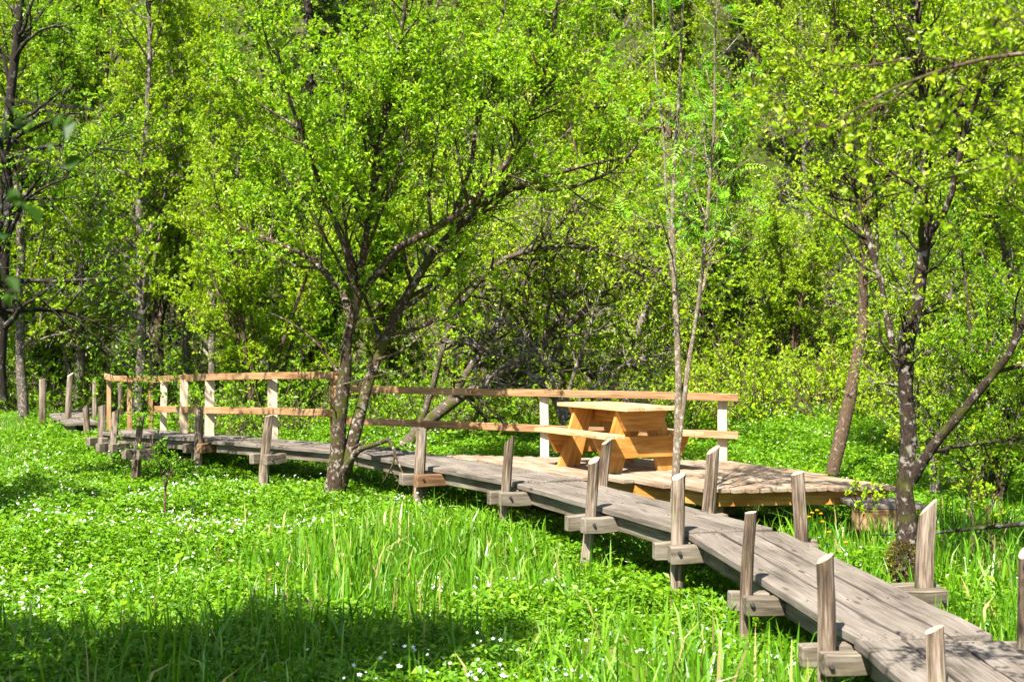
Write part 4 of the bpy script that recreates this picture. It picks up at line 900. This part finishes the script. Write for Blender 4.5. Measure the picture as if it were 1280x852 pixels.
def herbs(n, y0, y1, p, L, seed):
    r = np.random.default_rng(seed); m = n//9; x, y = scatter(r, m, y0, y1, p)
    k = (r.random(m) > 0.55*grassiness(x, y)) & ~inside(PLAT, x, y) & ~((x > 3.25) & (x < 4.1) & (y > 12.5) & (y < 13.2)); x, y = x[k], y[k]; m = len(x)
    hh = herb_h(x, y); hh = np.where(off_walk(x, y, 0.12), hh, np.minimum(hh, 0.17)); idx = np.repeat(np.arange(m), 9); n = len(idx)
    t = r.uniform(0.25, 1.0, n)**0.7; a = r.uniform(0, 6.28, n); s = 1+0.03*np.maximum(0, y[idx]-9)
    out = 0.075*r.random(n)**0.5*s
    P = np.stack([x[idx]+np.cos(a)*out, y[idx]+np.sin(a)*out, gz(x, y)[idx]+hh[idx]*t], 1)
    D = nrm(np.stack([np.cos(a), np.sin(a), r.normal(size=n)*0.35], 1)+r.normal(size=(n, 3))*0.3)
    Nn = nrm(np.stack([r.normal(size=n)*0.4, r.normal(size=n)*0.4-0.1, np.ones(n)], 1))
    LL = L*r.uniform(0.6, 1.15, n)*s*np.exp(np.clip(r.normal(size=m)*0.35, -0.8, 0.5))[idx]
    col = np.clip(0.7*r.random(n)+0.3*r.random(m)[idx], 0, 1)
    return P, D, Nn, LL, LL*r.uniform(0.38, 0.7, n), col
hp = [herbs(560000, 4.6, 27, 1.0, 0.042, 4), herbs(150000, 13, 30, 0.3, 0.05, 5), herbs(40000, 4.6, 16, 0.9, 0.065, 6)]
hp = [np.concatenate(q) for q in zip(*hp)]
hb = link('ground_cover', leaf_mesh('ground_cover', *hp[:5], r, fold=0.15, col=hp[5]), LEAF['herb'])
tag(hb, 'low leafy herbs carpeting the meadow', 'herbs', None, 'stuff')
# white flowers
x, y = scatter(r, 26000, 5.5, 27, 1.15)
cl = noise2(x, y, 0.33)*0.6+noise2(x+11, y+4, 1.6)*0.5
bias = 0.15*sstep(0.5, -4, x)+0.35*np.exp(-(((x-0.5)/1.0)**2+((y-7.8)/1.3)**2))+0.25*np.exp(-(((x+3.8)/1.3)**2+((y-12.0)/2.0)**2))+0.2*sstep(12.5, 8, y)+0.05*sstep(3, 5, x)*sstep(20, 22, y)-0.25*sstep(18, 20, y)*sstep(0, 2, x)
k = (cl+bias+0.45*r.normal(size=len(x)) > 0.90) & off_walk(x, y, 0.12); x, y = x[k], y[k]; n = len(x)
rad = r.uniform(0.007, 0.018, n)*(1+0.02*np.maximum(0, y-9)); z = gz(x, y)+herb_h(x, y)+r.uniform(0.01, 0.09, n)
nn = nrm(np.stack([r.normal(size=n)*0.45, r.normal(size=n)*0.45-0.25, np.ones(n)], 1)); uu = nrm(np.cross(nn, np.array((0.3, 1, 0.1)))); vv = np.cross(nn, uu)
C0 = np.stack([x, y, z], 1); V = np.empty((n, 11, 3)); V[:, 0] = C0
for j in range(10):
    th = j/10*6.283; q = (rad*(1.0 if j % 2 == 0 else 0.5))[:, None]
    V[:, 1+j] = C0+uu*q*math.cos(th)+vv*q*math.sin(th)+nn*q*0.15*(1 if j % 2 == 0 else 0)
b = np.arange(n)[:, None]*11
fl = np.concatenate([b+np.array((0, 1+j, 1+(j+1) % 10)) for j in range(10)])
stem = np.stack([C0, C0-np.array((0, 0, 1))*0.001, C0-np.array((0, 0, 0.12))], 1)
tag(link('white_flowers', np_mesh('white_flowers', V.reshape(-1, 3), [fl]), M_PETAL), 'small white wildflowers scattered through the meadow', 'flowers', None, 'stuff')

# countable flowers and small plants right of the boardwalk
def disc_flower(name, label, cat, p, rad, mat, group, h):
    t = thing(name, label, cat, (p[0], p[1], p[2]-h), group)
    P = np.array([[(0, 0, 0), (0.006, 0.0, h*0.5), (0.0, 0.0, h)]], float); link('stem', tube_mesh('stem', [(P, np.full((1, 3), 0.003), 5)]), LEAF['grass'], t)
    m = 22; a = np.linspace(0, 6.283, m, endpoint=False)+np.random.default_rng(int(abs(p[0]*1000))).uniform(0, 1, m)*0.2
    el = np.tile((0.15, 0.55), m//2); D = np.stack([np.cos(a)*np.cos(el), np.sin(a)*np.cos(el), np.sin(el)], 1); o = np.tile((0, 0, h), (m, 1))
    link('bloom', leaf_mesh('bloom', o+0.0, D, np.tile((0, 0, 1.0), (m, 1))+D*0.01, np.full(m, rad), np.full(m, rad*0.35), np.random.default_rng(1)), mat, t)
for i, (px, py, d, lab) in enumerate(((1021, 638, 10.9, 'topmost dandelion of the yellow cluster behind the split log post'), (1015, 641, 10.8, 'dandelion left in the yellow cluster behind the split log post'), (1026, 642, 11.0, 'dandelion right in the yellow cluster behind the split log post'), (1011, 646, 10.7, 'lowest left dandelion in the yellow cluster'), (1028, 652, 10.9, 'dandelion just below the yellow cluster'), (1036, 665, 10.2, 'lone dandelion below the cluster beside the boardwalk'), (1057, 678, 9.8, 'lowest dandelion close to the boardwalk edge'))):
    p = W(px, py, d); disc_flower('dandelion', lab, 'flower', p, 0.022, M_YEL, 'yellow dandelions right of the boardwalk', max(0.15, p[2]-float(gz(p[0], p[1]))))
for i, (px, py, d, lab) in enumerate(((1190, 617, 11.5, 'topmost pink flower right of the crooked trunk'), (1175, 628, 11.3, 'pink flower nearest the crooked trunk'), (1188, 632, 11.4, 'middle pink flower right of the crooked trunk'), (1210, 644, 11.2, 'lower pink flower below the others'), (1240, 622, 11.9, 'pink flower farther right in the herbs'))):
    p = W(px, py, d); disc_flower('pink_flower', lab, 'flower', p, 0.018, M_PINK, 'pink flowers right of the crooked tree', max(0.15, p[2]-float(gz(p[0], p[1]))))
def sapling(label, base, stems, radii, seed, leaf, nL=40, n1=14, L1=0.3, leafL=0.05, bark='brown'):
    return make_tree('sapling', label, 'sapling', base, stems, radii, np.random.default_rng(seed), BARK[bark], leaf, n1=n1, L1=L1, n2=n1*3, L2=L1*0.6, n3=nL, L3=L1*0.4, per=5, leafL=leafL, t1=0.35, sides=6, group='small saplings in the meadow')
sapling('small forked sapling with bare brown stem in front of the left boardwalk', W(207, 640, 14.3), [pts([(207, 640, 14.3), (206, 612, 14.3), (212, 592, 14.3), (220, 578, 14.3)]), pts([(207, 605, 14.3), (200, 580, 14.3), (192, 555, 14.2)])], [(0.016, 0.013, 0.009, 0.005), (0.01, 0.007, 0.004)], 61, LEAF['herb'], 60)
sapling('thin leafy sapling with pale leaves by the platform corner', W(1075, 665, 11.2), [pts([(1075, 665, 11.2), (1073, 635, 11.2), (1066, 610, 11.2)]), pts([(1075, 655, 11.2), (1085, 630, 11.2), (1098, 618, 11.2)])], [(0.008, 0.006, 0.003), (0.006, 0.004, 0.002)], 62, LEAF['hill'], 30, 8, 0.2, 0.045)
sapling('spindly young plant with reddish leaves growing right of the crooked trunk', W(1215, 690, 10.5), [pts([(1215, 690, 10.5), (1216, 640, 10.5), (1212, 595, 10.5), (1218, 575, 10.5)]), pts([(1240, 690, 10.6), (1236, 650, 10.6), (1228, 610, 10.6)])], [(0.009, 0.007, 0.005, 0.003), (0.008, 0.006, 0.003)], 63, LEAF['hill'], 60, 14, 0.25, 0.04)
br = thing('fallen_branch', 'dark bare branch lying level at the right edge behind the wide post', 'branch', W(1150, 668, 10.8))
bo = np.array(br.location)
P, R_ = resample(pts([(1090, 668, 11.2), (1150, 668, 10.9), (1200, 662, 10.6), (1245, 658, 10.3), (1300, 652, 10.0)]), 12, (0.006, 0.01, 0.014, 0.018, 0.02)); P2, R2_ = resample(pts([(1215, 661, 10.5), (1240, 680, 10.4), (1270, 700, 10.2)]), 12, (0.01, 0.008, 0.005))
b1, q1 = sprout(np.random.default_rng(4), np.array([P-bo]), np.array([R_]), 14, 0.4, 5, (30, 60), 0.1, 0.0, 0.15, 0.006, 0.002)
link('bough', tube_mesh('bough', [(np.array([P-bo, P2-bo]), np.array([R_, R2_]), 7), (b1, q1, 4)]), BARK['dark'], br)
